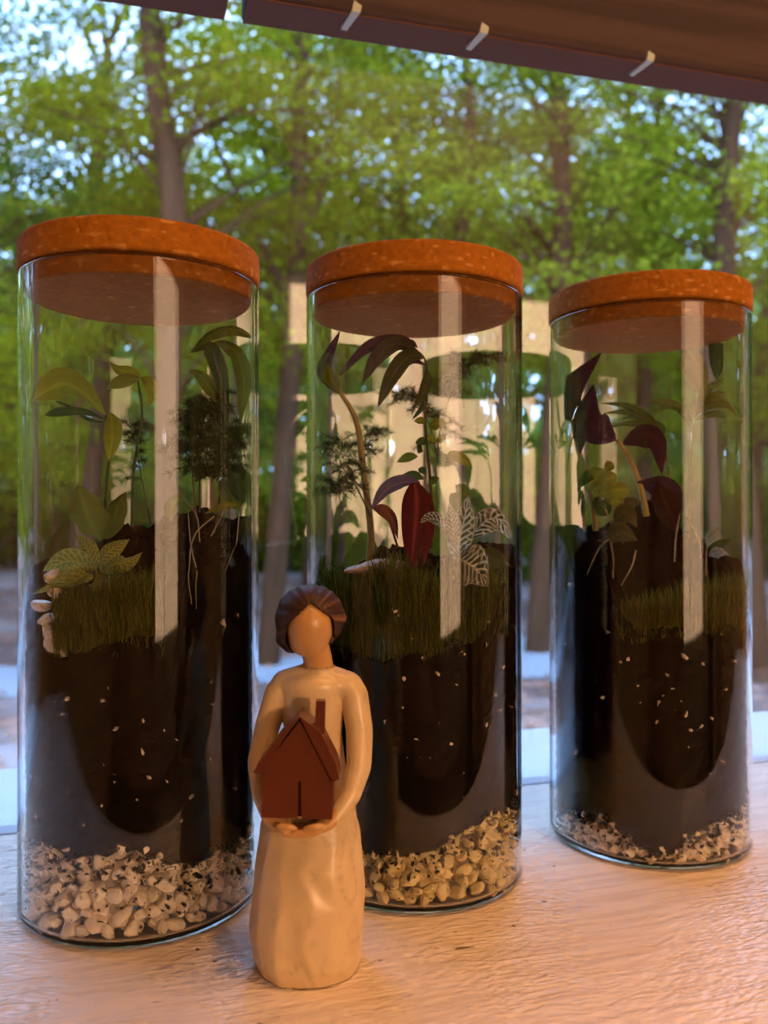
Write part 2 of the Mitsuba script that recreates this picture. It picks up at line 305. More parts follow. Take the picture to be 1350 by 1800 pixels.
named = [  # px at the ground, px at the top, distance, trunk radius, label
    (290, 322, 6.0, 0.090, 'thick brown trunk rising above the left jar with yellow green leaves'),
    (470, 545, 7.5, 0.085, 'forked tree between the left and middle jars'),
    (870, 815, 8.5, 0.065, 'thin tree with a bent trunk above the right rim of the middle jar'),
    (1335, 1290, 6.8, 0.090, 'dark trunk at the right edge behind the right jar'),
    (100, 190, 9.5, 0.12, 'leaning reddish trunk seen through the left side of the left jar'),
    (1130, 1105, 11.0, 0.10, 'slim trunk seen through the right jar below its lid'),
    (700, 735, 10.5, 0.07, 'slim upright tree above the middle of the middle jar'),
    (-90, -70, 7.6, 0.09, 'leafy tree whose branches reach in at the upper left corner'),
    (945, 960, 8.0, 0.10, 'dark trunk between the middle and right jars'),
]
for i, (pb, pt, d, r0, lab) in enumerate(named):
    b = ground_at(pb, d); top = at(pt, 900 - 1499 * 5.2 / d, d)
    mid = (b + top) / 2 + rng.normal(size=3) * [0.16, 0.1, 0]
    mid2 = b * 0.25 + top * 0.75 + rng.normal(size=3) * [0.22, 0.1, 0]
    forks = []
    if i in (1,):
        f0 = b * 0.5 + top * 0.5
        forks = [[f0, f0 + [-0.35, 0.1, 0.7], f0 + [-0.75, 0.1, 1.6]], [f0 + [0.02, 0, 0.4], f0 + [0.3, 0, 1.0], f0 + [0.45, 0, 2.0]]]
    cr = [(at(pt + rng.normal() * 60, 900 - 1499 * h / d, d) + [0, 0.9 if i < 4 else 0, 0], (1.5, 1.2, 0.7), 9) for h in ((900 - y) / F * d for y in (430, 310, 190, 60, -60))]
    tree(lab, [b, mid, mid2, top], r0, cr, 2500, 0.063, forks, seed=20 + i)
k = 0
for d, n, nl in ((12, 6, 1200), (16, 7, 1200), (21, 8, 1300)):
    for j in range(n):
        px = -150 + 1650 * (j + 0.5 + rng.uniform(-0.4, 0.4)) / n; dd = d * rng.uniform(0.92, 1.1)
        b = ground_at(px, dd); h = rng.uniform(6, 8.5) * (dd / 14) ** 0.4
        top = b + [rng.normal() * 0.5, rng.normal() * 0.4, h]
        cr = [(b + (top - b) * s + [rng.normal() * 0.6, rng.normal() * 0.5, 0], (1.9, 1.6, 0.9), 9) for s in (0.36, 0.52, 0.68, 0.84, 1.0)]
        tree(FAR, [b, (b + top) / 2 + rng.normal(size=3) * 0.12, b * 0.2 + top * 0.8, top], rng.uniform(0.07, 0.12), cr, int(nl * 1.8), 0.097, seed=60 + k, green=GREENS[k % 5] * 1.1)
        k += 1
for j, (x, y) in enumerate([(-6.5, 4.5), (-9, 8), (-12, 5), (-8, 12), (-13, 12), (-15, 18), (7.5, 5.5), (9, 9), (12.5, 6), (9.5, 13), (14, 12), (16, 19)]):
    b = np.array([x, y, float(ground_h(np.array(x), np.array(y))) - 0.05]); top = b + [rng.normal() * 0.4, rng.normal() * 0.4, 6.5]
    cr = [(b + (top - b) * q + [0, 0, 0], (2.2, 2.2, 1.0), 9) for q in (0.25, 0.45, 0.65, 0.85, 1.0)]
    tree('broad tree of the woods beside the view through the window', [b, (b + top) / 2, top], 0.10, cr, 1100, 0.15, seed=160 + j, group='trees beside the view')
for j in range(26):                          # undergrowth
    d = rng.uniform(15, 26); px = -200 + 1750 * (j + rng.uniform(0, 1)) / 26; b = ground_at(px, d); r = np.random.default_rng(300 + j)
    t = thing('shrub', 'low leafy shrub of the undergrowth under the far trees', 'shrub', 'shrubs of the undergrowth outside')
    R_ = np.array([1.5, 1.2, 1.1]) * r.uniform(0.7, 1.3)
    e = r.normal(size=(2600, 3)); e *= (r.uniform(0.2, 1, (2600, 1)) ** 0.4) / np.linalg.norm(e, axis=1, keepdims=True)
    P_ = b + e * R_ + [0, 0, R_[2] * 0.8]
    st = cat_([tube([b, b + R_ * [r.normal() * 0.3, r.normal() * 0.3, 0.7], b + R_ * [r.normal() * 0.6, r.normal() * 0.6, 1.4]], [0.025, 0.012, 0.005], 5, 6) for _ in range(6)])
    obj('stems', st, 'm_matte', t, smooth=True, kind='stuff', color=vc(st, (0.2, 0.13, 0.09)))
    obj('foliage', leaves_at(P_, 0.15, r=r), 'm_foliage', t, kind='stuff', color=leaf_colors(2600, GREENS[j % 5] * 0.9, r))
r = np.random.default_rng(12); n = 100000    # the closed wall of leaves deep in the woods, uncountable
aa, yy = r.uniform(-1.75, 1.75, n), r.uniform(28, 42, n); P_ = np.stack([np.sin(aa) * yy, np.cos(aa) * yy, GZ + 1.0 + r.uniform(0, 1, n) ** 1.4 * 9.0], -1)
P_ = P_[(P_[:, 2] < GZ + 6.5 + 6 * meshkit.fbm(P_ * [0.25, 0.1, 0], 3)) & (meshkit.fbm(P_ * [0.35, 0.1, 0.5], 3, 4) > 0.40)]
solid('far_foliage', 'foliage', leaves_at(P_, 0.75, r=r), 'm_foliage', 'pale green foliage that closes the woods far behind', 'foliage', kind='stuff', color=leaf_colors(len(P_), np.array([0.30, 0.38, 0.10]), r))
r = np.random.default_rng(13); n = 5000
yy = r.uniform(3.0, 16, n); P_ = np.stack([r.uniform(-0.6, 0.6, n) * yy, yy, yy * 0], -1); P_[:, 2] = ground_h(P_[:, 0], P_[:, 1]) + 0.02
solid('litter', 'fallen_leaves', leaves_at(P_, 0.07, 0.25, r), 'm_foliage', 'brown fallen leaves scattered over the ground outside', 'fallen leaves', kind='stuff', color=leaf_colors(len(P_), np.array([0.42, 0.22, 0.12]), r))

# ------------------------------------------------------------------ the three jars
R, H, RI = 0.055, 0.2908, 0.0525
JARS = {'left': (-0.1155, 0.4076), 'middle': (0.0154, 0.4387), 'right': (0.1503, 0.4864)}
def jar_profile():
    c = 0.0040; a = np.linspace(-np.pi / 2, 0, 7)
    out = [(0.0, 0.0006), (0.042, 0.0006), (0.048, 0.0002)] + [(R - c + c * math.cos(t), c + c * math.sin(t) + 0.0002) for t in a]
    b = np.linspace(0, np.pi, 7); hw = (R - RI) / 2
    out += [(RI + hw + hw * math.cos(t), H - hw + hw * math.sin(t)) for t in b]
    ci = 0.0035; out += [(RI - ci + ci * math.cos(t), 0.0026 + ci - ci * math.sin(t)) for t in np.linspace(0, np.pi / 2, 6)] + [(0.0, 0.0026)]
    return out
jarm = lathe(jar_profile(), 128)
jarm.merge_vertices()
if jarm.volume < 0: jarm.invert()
lid_top = lathe([(0, H + 0.0004), (R - 0.0022, H + 0.0004)] + [(R - 0.0018 + 0.0022 * math.cos(t), H + 0.0026 + 0.0022 * math.sin(t)) for t in np.linspace(-np.pi / 2, 0, 5)]
                + [(R - 0.0018 + 0.0022 * math.cos(t), H + 0.0130 + 0.0022 * math.sin(t)) for t in np.linspace(0, np.pi / 2, 5)] + [(0, H + 0.0152)], 96)
plug = lathe([(0, H - 0.0085), (RI - 0.0014, H - 0.0085), (RI - 0.0007, H - 0.0078), (RI - 0.0007, H + 0.0004), (0, H + 0.0004)], 96)
for m in (lid_top, plug):
    if m.volume < 0: m.invert()
jar_d, lid_d, plug_d = ply(jarm, 'm_glass', 30), ply(lid_top, 'm_cork', 35), ply(plug, 'm_cork', 35)
for w, (x, y) in JARS.items():
    rel = {'left': 'at the left end of the sill, nearest the camera', 'middle': 'standing between the other two, partly behind the figurine', 'right': 'at the right end of the sill, farthest away'}[w]
    j = thing('terrarium_jar', f'tall cork lidded glass terrarium {rel}', 'jar')
    M = np.eye(4); M[:2, 3] = x, y; M[2, 3] = 0.0002
    obj('glass_body', jar_d, None, j, to_world=M, label='clear glass cylinder')
    l = obj('lid', lid_d, None, j, to_world=M, label='orange brown cork lid')
    obj('plug', plug_d, None, l, to_world=M)
FLOOR = 0.0029

def soil_mesh(c, top, bot, seed, recess=None, rad=RI - 0.0009, nt=160, nz=70, nr=26):
    """A plug of soil that fills the jar between the height fields bot(theta) and top(x, y)."""
    th = np.arange(nt) * 2 * np.pi / nt
    ux, uy = np.cos(th), np.sin(th)
    zt, zb = top(ux * rad, uy * rad), bot(th)
    s = np.linspace(0, 1, nz)[:, None]
    Z = zb * (1 - s) + zt * s
    rr = rad - 0.0022 * np.clip(meshkit.fbm(np.stack([np.broadcast_to(ux, Z.shape) * 16, np.broadcast_to(uy, Z.shape) * 16, Z * 300], -1) + seed, 4) - 0.35, 0, 1)
    if recess:                               # the hollow against the glass where the white stones lie
        t0, t1, z0, z1, dep = recess; tt = np.broadcast_to(th, Z.shape)
        sm_ = lambda x: np.clip(x, 0, 1) ** 2 * (3 - 2 * np.clip(x, 0, 1))
        rr = rr - dep * sm_((tt - t0) / 0.08) * sm_((t1 - tt) / 0.08) * sm_((Z - z0) / 0.003) * sm_((z1 - Z) / 0.003)
    side = np.stack([ux * rr, uy * rr, Z], -1)
    def cap(rowr, zed):
        rows = []
        for q in np.linspace(1, 0.03, nr)[1:]:
            x, y = ux * rowr * q, uy * rowr * q
            rows.append(np.stack([x, y, zed(x, y, q)], -1))
        return np.array(rows)
    def topz(x, y, q):
        p = np.stack([x, y, x * 0], -1)
        return top(x, y) + 0.010 * (meshkit.fbm(p * 220 + seed, 4) - 0.5) * min(1, 4 * (1 - q))
    tcap = cap(rr[-1], topz); bcap = cap(rr[0], lambda x, y, q: zb * q + zb.mean() * (1 - q))
    allr = np.vstack([bcap[::-1], side, tcap]); k = len(allr)
    v = allr.reshape(-1, 3)
    i, jn = np.meshgrid(np.arange(k - 1), np.arange(nt), indexing='ij')
    q = np.stack([i * nt + jn, i * nt + (jn + 1) % nt, (i + 1) * nt + (jn + 1) % nt, (i + 1) * nt + jn], -1).reshape(-1, 4)
    f = np.vstack([q[:, [0, 1, 2]], q[:, [0, 2, 3]]])
    v = np.vstack([v, v[:nt].mean(0), v[-nt:].mean(0)]); e = np.arange(nt); e2 = (e + 1) % nt; L = (k - 1) * nt
    f = np.vstack([f, np.stack([e2, e, e * 0 + len(v) - 2], 1), np.stack([e + L, e2 + L, e * 0 + len(v) - 1], 1)])
    return tm(v + [c[0], c[1], 0], f)
scene['m_soil'] = {'type': 'diffuse', 'reflectance': VC}
def chip(seed, n=16, flatn=0.62):
    r = np.random.default_rng(seed); p = r.normal(size=(n, 3)); p /= np.linalg.norm(p, axis=1, keepdims=True); p *= r.uniform(0.8, 1.05, (n, 1))
    return trimesh.convex.convex_hull(p * [1.25, 0.95, flatn])
def pebble_mesh(seed):
    m = trimesh.creation.icosphere(2); r = np.random.default_rng(seed)
    v = m.vertices; v = v * (1 + 0.55 * (meshkit.fbm(v * 1.1 + seed * 3.7, 2) - 0.5))[:, None]
    for _ in range(7):                       # knapped flats
        d = r.normal(size=3); d /= np.linalg.norm(d); h = r.uniform(0.62, 0.85); s = v @ d
        v = v - np.maximum(s - h, 0)[:, None] * d
    return tm(v * [1.25, 0.95, 0.75], m.faces)
def rot(r):
    q = r.normal(size=4); q /= np.linalg.norm(q); return trimesh.transformations.quaternion_matrix(q)
PEB = []
for i in range(24):
    m = pebble_mesh(40 + i % 12); tone = np.array([0.94, 0.82, 0.64] if i < 12 else [0.84, 0.70, 0.34])   # the second dozen is stained yellow by damp
    tone = tone * (0.85 + 0.25 * (i % 4) / 3)
    c = np.tile(tone, (len(m.vertices), 1)) * (0.85 + 0.3 * meshkit.fbm(m.vertices * 2.2 + i, 3))[:, None]
    PEB.append(ply(m, 'm_solid', True, color=np.clip(c, 0, 1)))
PEBM = [pebble_mesh(40 + i) for i in range(12)]
def place(r, pos, s):
    M = np.eye(4); M[:3, 3] = pos; return M @ rot(r) @ np.diag([s, s, s, 1])

def top_plane(c, samples, lump=0.0, seed=0):
    """height field through (dx, dy, z) samples by inverse distance."""
    S = np.array(samples, float)
    def f(x, y):
        d2 = (x[..., None] - S[:, 0]) ** 2 + (y[..., None] - S[:, 1]) ** 2 + 2e-5
        w = 1 / d2 ** 1.6
        return (w * S[:, 2]).sum(-1) / w.sum(-1) + lump * (meshkit.fbm(np.stack([x * 120, y * 120, x * 0 + seed], -1), 3) - 0.5)
    return f
def front(c, px, py):                        # (dx, dy, z) where this pixel's ray meets the jar's inner wall in front
    k = (px - 675) / F; x0, y0 = c
    A, B, C = k * k + 1, -2 * (k * x0 + y0), x0 * x0 + y0 * y0 - (RI - 0.001) ** 2
    D = max(B * B - 4 * A * C, 0); y = (-B - math.sqrt(D)) / (2 * A)
    return (k * y - x0, y - y0, CH + (900 - py) / F * y)
def theta_field(c, pts, default):
    q = [front(c, *p) for p in pts]; th = np.array([math.atan2(a[1], a[0]) for a in q]); z = np.array([a[2] for a in q])
    th = np.mod(th + 1.5 * np.pi + 1e-9, 2 * np.pi); o = np.argsort(th); th, z = th[o], z[o]     # 0 at the back
    th = np.r_[0, th, 2 * np.pi]; z = np.r_[default, z, default]
    return lambda t: np.interp(np.mod(t + 1.5 * np.pi, 2 * np.pi), th, z)

def fill(w, gravel_pts, top, back_z, n_things, n_perlite, specks, seed, tone=(0.0045, 0.003, 0.002)):
    c = JARS[w]; r = np.random.default_rng(seed)
    gz = theta_field(c, gravel_pts, back_z)
    bot = lambda t: gz(t) + 0.004 * (meshkit.fbm(np.stack([np.cos(t) * 9, np.sin(t) * 9, t * 0 + seed], -1), 3) - 0.5)
    rec = None
    if w == 'left':
        q0, q1, q2, q3 = front(c, 38, 1080), front(c, 122, 1080), front(c, 90, 1158), front(c, 90, 985)
        rec = (math.atan2(q0[1], q0[0]) % (2 * np.pi), math.atan2(q1[1], q1[0]) % (2 * np.pi), q2[2], q3[2], 0.0055)
    sm = soil_mesh(c, top, bot, seed, rec)
    t = solid('soil', 'potting_soil', sm, 'm_soil', f'black potting soil filling the {w} jar', 'soil', smooth=True,
              color=np.array(tone) * (0.4 + 1.6 * meshkit.fbm(sm.vertices * 500, 3))[:, None])
    pd = [ply(chip(900 + i, 9), 'm_solid', False, color=np.tile([0.72, 0.62, 0.48], (len(chip(900 + i, 9).vertices), 1))) for i in range(4)]
    def fleck(px, py, s):
        q = front(c, px, py); 
        M = place(r, (c[0] + q[0] * 0.990, c[1] + q[1] * 0.990, q[2]), s * 1.35); obj('perlite', pd[r.integers(4)], None, t, to_world=M)
    for (px, py, s) in specks: fleck(px, py, s)
    span = {'left': (60, 435, 1190, 1460), 'middle': (660, 905, 1060, 1400), 'right': (985, 1315, 1110, 1390)}[w]
    for _ in range(n_perlite): fleck(r.uniform(*span[:2]), span[2] + (span[3] - span[2]) * r.uniform() ** 1.2, r.uniform(0.0004, 0.0011))
    # gravel: chips against the glass
    grp = f'pebbles in the bottom of the {w} jar'
    P_, S_ = [], []
    for _ in range(20000):
        s = r.uniform(0.0026, 0.0050); th = r.uniform(np.pi * 0.98, np.pi * 2.02); lim = float(gz(np.array(th))) + 0.002
        z = FLOOR + s * 0.72 + r.uniform() ** 1.25 * max(lim - FLOOR - s * 0.8, 0)
        rad = RI - 0.0006 - s * 0.98
        p = np.array([c[0] + rad * math.cos(th), c[1] + rad * math.sin(th), z])
        if P_ and (np.linalg.norm(np.array(P_) - p, axis=1) < 0.74 * (np.array(S_) + s)).any(): continue
        P_.append(p); S_.append(s)
        if len(P_) >= n_things: break
    for p, s in zip(P_, S_):
        k = thing('pebble', f"{'yellowish' if w == 'middle' else 'white'} pebble in the gravel at the bottom of the {w} jar", 'pebble', grp)
        scene[k] = {**PEB[r.integers(12) + (12 if w == 'middle' else 0)], 'to_world': T(place(r, p, s))}
    bed = []
    for _ in range(700):                     # the gravel behind them
        th = r.uniform(0, 2 * np.pi); rad = (RI - 0.0062) * math.sqrt(r.uniform(0.6, 1)); lim = float(gz(np.array(th)))
        s = r.uniform(0.0030, 0.0042); m = PEBM[r.integers(12)].copy()
        m.apply_transform(place(r, (c[0] + rad * math.cos(th), c[1] + rad * math.sin(th), FLOOR + s + r.uniform() * max(lim - FLOOR - s, 0)), s)); bed.append(m)
    bm_ = cat_(bed)
    solid('gravel', 'gravel', bm_, 'm_solid', f'pale gravel bed under the soil of the {w} jar', 'gravel', kind='stuff', smooth=True, color=vc(bm_, (0.66, 0.54, 0.26) if w == 'middle' else (0.78, 0.68, 0.52)))
    cr = []
    for _ in range(700):
        th = r.uniform(np.pi, 2 * np.pi); lim = float(gz(np.array(th))); z = lim + 0.003 - abs(r.normal()) * (lim - FLOOR) * 0.42
        if z < FLOOR + 0.001: continue
        m = chip(int(r.integers(50)), 8); m.apply_transform(place(r, (c[0] + (RI - 0.0008) * math.cos(th), c[1] + (RI - 0.0008) * math.sin(th), z), 0.0004 + 0.0013 * r.uniform() ** 2.2)); cr.append(m)
    cm = cat_(cr); solid('crumbs', 'soil_crumbs', cm, 'm_soil', f'black soil crumbs among the pebbles of the {w} jar', 'soil crumbs', kind='stuff', color=vc(cm, (0.015, 0.011, 0.008)))
    return t
cL, cM, cR = JARS['left'], JARS['middle'], JARS['right']
def Lf(c, px, py, dy):                       # (dx, dy, z) relative to the jar's axis
    p = at(px, py, c[1] + dy); return (p[0] - c[0], dy, p[2])
topL = top_plane(cL, [front(cL, 60, 1150), front(cL, 120, 1140), front(cL, 200, 1130), front(cL, 280, 1110), front(cL, 350, 990), front(cL, 420, 960), Lf(cL, 110, 985, 0), Lf(cL, 230, 930, 0.01), Lf(cL, 330, 900, 0.02), Lf(cL, 430, 905, 0), Lf(cL, 240, 960, 0.045)], 0.008, 1)
topM = top_plane(cM, [front(cM, 580, 1130), front(cM, 660, 1160), front(cM, 740, 1150), front(cM, 830, 1120), front(cM, 890, 1020), Lf(cM, 600, 1005, 0), Lf(cM, 700, 960, 0.01), Lf(cM, 880, 960, 0), Lf(cM, 730, 985, 0.045)], 0.008, 2)
topR = top_plane(cR, [front(cR, 985, 940), front(cR, 1040, 1000), front(cR, 1130, 1100), front(cR, 1230, 1110), front(cR, 1305, 1100), Lf(cR, 990, 920, 0), Lf(cR, 1150, 880, 0.012), Lf(cR, 1230, 950, 0.01), Lf(cR, 1300, 985, 0), Lf(cR, 1140, 940, 0.045)], 0.008, 3)
spL = [(180, 1228, .0012), (205, 1277, .0015), (113, 1253, .0010), (252, 1263, .0010), (250, 1318, .0012), (262, 1362, .0013), (292, 1370, .0010), (338, 1396, .0014), (370, 1195, .0010), (390, 1092, .0014), (415, 1078, .0008), (60, 1360, .0009), (97, 1232, .0007), (120, 1390, .0006), (310, 1297, .0008), (320, 1437, .0010), (240, 1400, .0008), (183, 1342, .0006)]
spM = [(768, 1181, .0014), (812, 1142, .0010), (710, 1190, .0010), (852, 1128, .0010), (880, 1170, .0012), (732, 1296, .0010), (793, 1305, .0011), (868, 1218, .0010), (876, 1246, .0010), (852, 1270, .0010), (756, 1330, .0006), (887, 1065, .0009), (878, 1032, .0008), (814, 1396, .0008), (708, 1240, .0008)]
spR = [(1069, 1110, .0016), (1005, 1026, .0016), (1105, 1155, .0013), (1090, 1160, .0010), (1203, 1151, .0016), (1157, 1233, .0018), (1172, 1183, .0014), (1205, 1252, .0014), (1014, 1318, .0014), (1287, 1160, .0012), (1272, 1208, .0012), (1231, 1272, .0012), (1249, 1258, .0011), (1211, 1281, .0012), (1268, 1335, .0012), (1183, 1208, .0010), (1195, 1230, .0010), (1060, 1222, .0014), (1209, 1310, .0008), (1122, 1203, .0009)]
fill('left', [(45, 1475), (90, 1480), (130, 1505), (200, 1495), (240, 1492), (300, 1520), (340, 1515), (390, 1490), (430, 1470)], topL, 0.045, 118, 14, spL, 101)
fill('middle', [(560, 1480), (640, 1490), (700, 1500), (760, 1490), (800, 1465), (850, 1435), (895, 1415)], topM, 0.040, 100, 16, spM, 102)
fill('right', [(985, 1420), (1020, 1432), (1060, 1432), (1100, 1468), (1150, 1498), (1180, 1500), (1220, 1465), (1260, 1440), (1310, 1400)], topR, 0.040, 80, 18, spR, 103)

# white stones on top of the soil in the left jar
for i, (px, py, s, dy, lab) in enumerate([(83, 1012, 24, 0, 'topmost white pebble at the left edge of the moss in the left jar'), (90, 1040, 21, 0, 'white pebble under the topmost one beside the moss'), (60, 1062, 20, -.012, 'pinkish pebble against the glass left of the moss'),
        (70, 1085, 20, 0, 'pale pebble in the left row beside the moss, fourth from the top'), (100, 1080, 18, 0, 'pebble half hidden by the moss in the left jar'), (72, 1108, 20, 0, 'cream pebble above the lowest pair beside the moss'),
        (86, 1112, 17, 0, 'small cream pebble touching the moss'), (76, 1130, 22, 0, 'lower left pebble of the pair under the moss'), (102, 1138, 20, 0, 'lowest pebble of the row under the moss'),
        (190, 1018, 22, 0.002, 'tan pebble behind the rosette in the left jar'), (455, 1012, 1, 0, '')][:10]):
    q = front(cL, px, py); s = s / F * 0.36 * 0.72; f_ = 1 - (s + 0.0008) / RI if i != 9 else 0.80
    r = np.random.default_rng(500 + i); k = thing('pebble', lab, 'pebble')
    p = (cL[0] + q[0] * f_, cL[1] + q[1] * f_, at(px, py, cL[1] + q[1] * f_)[2])
    scene[k] = {**PEB[i % 12], 'to_world': T(place(r, p, s))}

# ------------------------------------------------------------------ plants
def clampr(v, c, lim=RI - 0.0007):
    d = v[:, :2] - np.array(c); rr = np.linalg.norm(d, axis=1, keepdims=True)
    v = v.copy(); v[:, :2] = np.array(c) + d * np.minimum(1, lim / np.maximum(rr, 1e-9)); v[:, 2] = np.minimum(v[:, 2], H - 0.009); return v
def jpts(c, pts): return [at(p[0], p[1], c[1] + (p[2] if len(p) > 2 else 0)) for p in pts]
def leaf_mesh(c, pts, wpx, roll=0.5, fold=0.25, shape=(0.45, 1.0), nu=18, nv=9, wave=0.0, taper=1.0):
    """A leaf along the spline of pts (pixel, pixel, depth from the jar's axis); wpx its full width in pixels; roll turns the blade about its rib."""
    p = spline(jpts(c, pts), nu); s = np.linspace(0, 1, nu)
    t = np.gradient(p, axis=0); t /= np.linalg.norm(t, axis=1, keepdims=True)
    a = np.cross(t, [0, 1.0, 0.0]); a /= np.linalg.norm(a, axis=1, keepdims=True) + 1e-9; b = np.cross(a, t)
    side, nrm = a * math.cos(roll) + b * math.sin(roll), -a * math.sin(roll) + b * math.cos(roll)
    pk, ex = shape
    prof = np.where(s < pk, np.sin(np.pi / 2 * np.clip(s / pk, 0, 1)) ** 0.8, np.cos(np.pi / 2 * np.clip((s - pk) / (1 - pk), 0, 1)) ** ex)
    hw = wpx / F * c[1] * 0.5 * np.maximum(prof, 0.02)
    q = np.linspace(-1, 1, nv)
    V = p[:, None] + side[:, None] * (hw[:, None] * q)[..., None] + nrm[:, None] * (hw[:, None] * (fold * (np.abs(q) - 0.3)) + wave * hw[:, None] * np.sin(s * 19)[:, None] * q * q)[..., None]
    m = grid_mesh(V); m.vertices = clampr(m.vertices, c)
    S, Q = np.repeat(s, nv), np.tile(q, nu)
    return m, S, Q
def add_leaf(plant, c, pts, wpx, col, roll=0.5, rib=None, veins=None, name='leaf', tip=None, **kw):
    if veins is not None: kw = {**kw, 'nu': 70, 'nv': 49}
    m, S, Q = leaf_mesh(c, pts, wpx, roll, **kw)
    C = np.tile(np.array(col, float), (len(S), 1)) * (0.8 + 0.4 * meshkit.fbm(m.vertices * 400, 3))[:, None]
    if tip is not None: C = C * (1 - S[:, None]) + np.array(tip) * S[:, None]
    rib = np.array(rib if rib is not None else np.array(col) * 1.5)
    k = np.exp(-(Q / 0.09) ** 2) * 0.7
    if veins is not None:
        k = np.exp(-(Q / 0.055) ** 2)
        for sg in (-1, 1):
            for s0 in np.linspace(0.02, 0.86, 9):
                line = s0 + 0.17 * (sg * Q) ** 0.8 if False else s0 + 0.20 * np.abs(Q) ** 0.85
                k = np.maximum(k, np.exp(-((S - line) / 0.018) ** 2) * (sg * Q > 0) * (np.abs(Q) < 0.93))
                l2 = s0 + 0.11 + 0.16 * np.abs(Q) - 0.25 * (np.abs(Q) - 0.5)
                k = np.maximum(k, np.exp(-((S - l2) / 0.011) ** 2) * (sg * Q > 0) * (np.abs(Q) > 0.45) * 0.9)
        k = np.maximum(k, np.exp(-((np.abs(Q) - 0.90) / 0.05) ** 2) * 0.55)
        rib = np.array(veins)
    C = C * (1 - k[:, None]) + rib * k[:, None]
    return obj(name, m, 'm_leaf', plant, smooth=True, color=np.clip(C, 0, 1))
def add_stem(plant, c, pts, rpx, col, name='stem', sides=7, n=18):
    m = tube(jpts(c, pts), np.array(rpx, float) / F * c[1], sides, n); m.vertices = clampr(m.vertices, c)
    return obj(name, m, 'm_solid', plant, smooth=True, color=vc(m, col, 0.2))
OL, DG, MG, PU, RD, BU = (0.27, 0.25, 0.020), (0.05, 0.075, 0.014), (0.12, 0.15, 0.02), (0.095, 0.040, 0.045), (0.10, 0.008, 0.011), (0.050, 0.012, 0.014)
STEM = (0.34, 0.24, 0.07)

# left jar
p = thing('houseplant', 'broad leaved green plant with arching leaves at the left of the left jar', 'plant')
add_stem(p, cL, [(180, 960, .005), (187, 860, .0), (192, 790, -.002), (186, 728, 0)], (3.0, 2.6, 2), DG)
add_leaf(p, cL, [(186, 728, 0), (150, 690, -.006), (110, 672, -.012), (58, 700, -.022)], 58, OL, 0.75, shape=(0.62, 0.8))
add_leaf(p, cL, [(186, 735, 0), (150, 722, .004), (110, 722, .008), (78, 728, .010)], 18, DG, 0.6, shape=(0.7, 0.8))
add_leaf(p, cL, [(186, 740, 0), (155, 735, .01), (120, 712, .016), (85, 700, .02)], 10, DG, 0.8)
add_leaf(p, cL, [(194, 722, 0), (198, 750, -.006), (196, 780, -.009), (191, 808, -.010)], 33, OL, 0.15, shape=(0.35, 0.9))
add_leaf(p, cL, [(178, 948, -.004), (165, 925, -.01), (150, 890, -.014), (138, 850, -.016)], 68, (0.15, 0.14, 0.018), 0.2, shape=(0.5, 0.8), wave=0.15)
add_leaf(p, cL, [(182, 945, -.002), (195, 920, -.008), (208, 885, -.010), (222, 862, -.008)], 40, (0.12, 0.11, 0.015), 0.3, wave=0.15)
p = thing('houseplant', 'small sprig with pale pointed leaves in the centre of the left jar', 'plant')
add_stem(p, cL, [(232, 930, .01), (236, 820, .008), (250, 730, .006), (243, 665, .004)], (3, 2.5, 1.6), DG)
add_leaf(p, cL, [(247, 660, .004), (230, 652, .002), (208, 648, 0), (192, 633, 0)], 20, OL, 0.3)
add_leaf(p, cL, [(247, 662, .004), (228, 665, -.002), (205, 672, -.006), (188, 682, -.008)], 24, (0.2, 0.2, 0.03), 0.5)
add_leaf(p, cL, [(247, 660, .004), (262, 668, 0), (268, 690, 0), (262, 712, 0)], 24, OL, 0.4)
p = thing('houseplant', 'tall plant with long drooping dark leaves at the right of the left jar', 'plant')
add_stem(p, cL, [(390, 930, .015), (398, 800, .012), (390, 690, .008), (375, 615, .006)], (4, 3.4, 2.2), DG)
add_leaf(p, cL, [(338, 612, -.004), (370, 586, -.002), (410, 577, 0), (450, 592, .006)], 34, MG, 0.75, shape=(0.5, 0.8))
add_leaf(p, cL, [(375, 600, .006), (410, 612, .003), (428, 660, 0), (420, 738, -.004)], 30, MG, 0.3, shape=(0.6, 0.8))
add_leaf(p, cL, [(375, 600, .006), (400, 606, .008), (425, 636, .01), (438, 690, .012)], 26, DG, 0.5)
add_leaf(p, cL, [(335, 618, .004), (362, 606, .008), (385, 640, .01), (400, 745, .004)], 34, DG, 0.5, shape=(0.6, 0.8))
add_leaf(p, cL, [(332, 648, 0), (355, 660, .004), (372, 685, .006), (385, 712, .006)], 28, MG, 0.6)
add_leaf(p, cL, [(388, 812, .002), (410, 830, -.004), (432, 860, -.006), (447, 892, -.004)], 44, DG, 0.35, shape=(0.45, 0.8))
add_leaf(p, cL, [(384, 842, .004), (400, 860, 0), (412, 880, -.004), (418, 896, -.006)], 36, MG, 0.4)

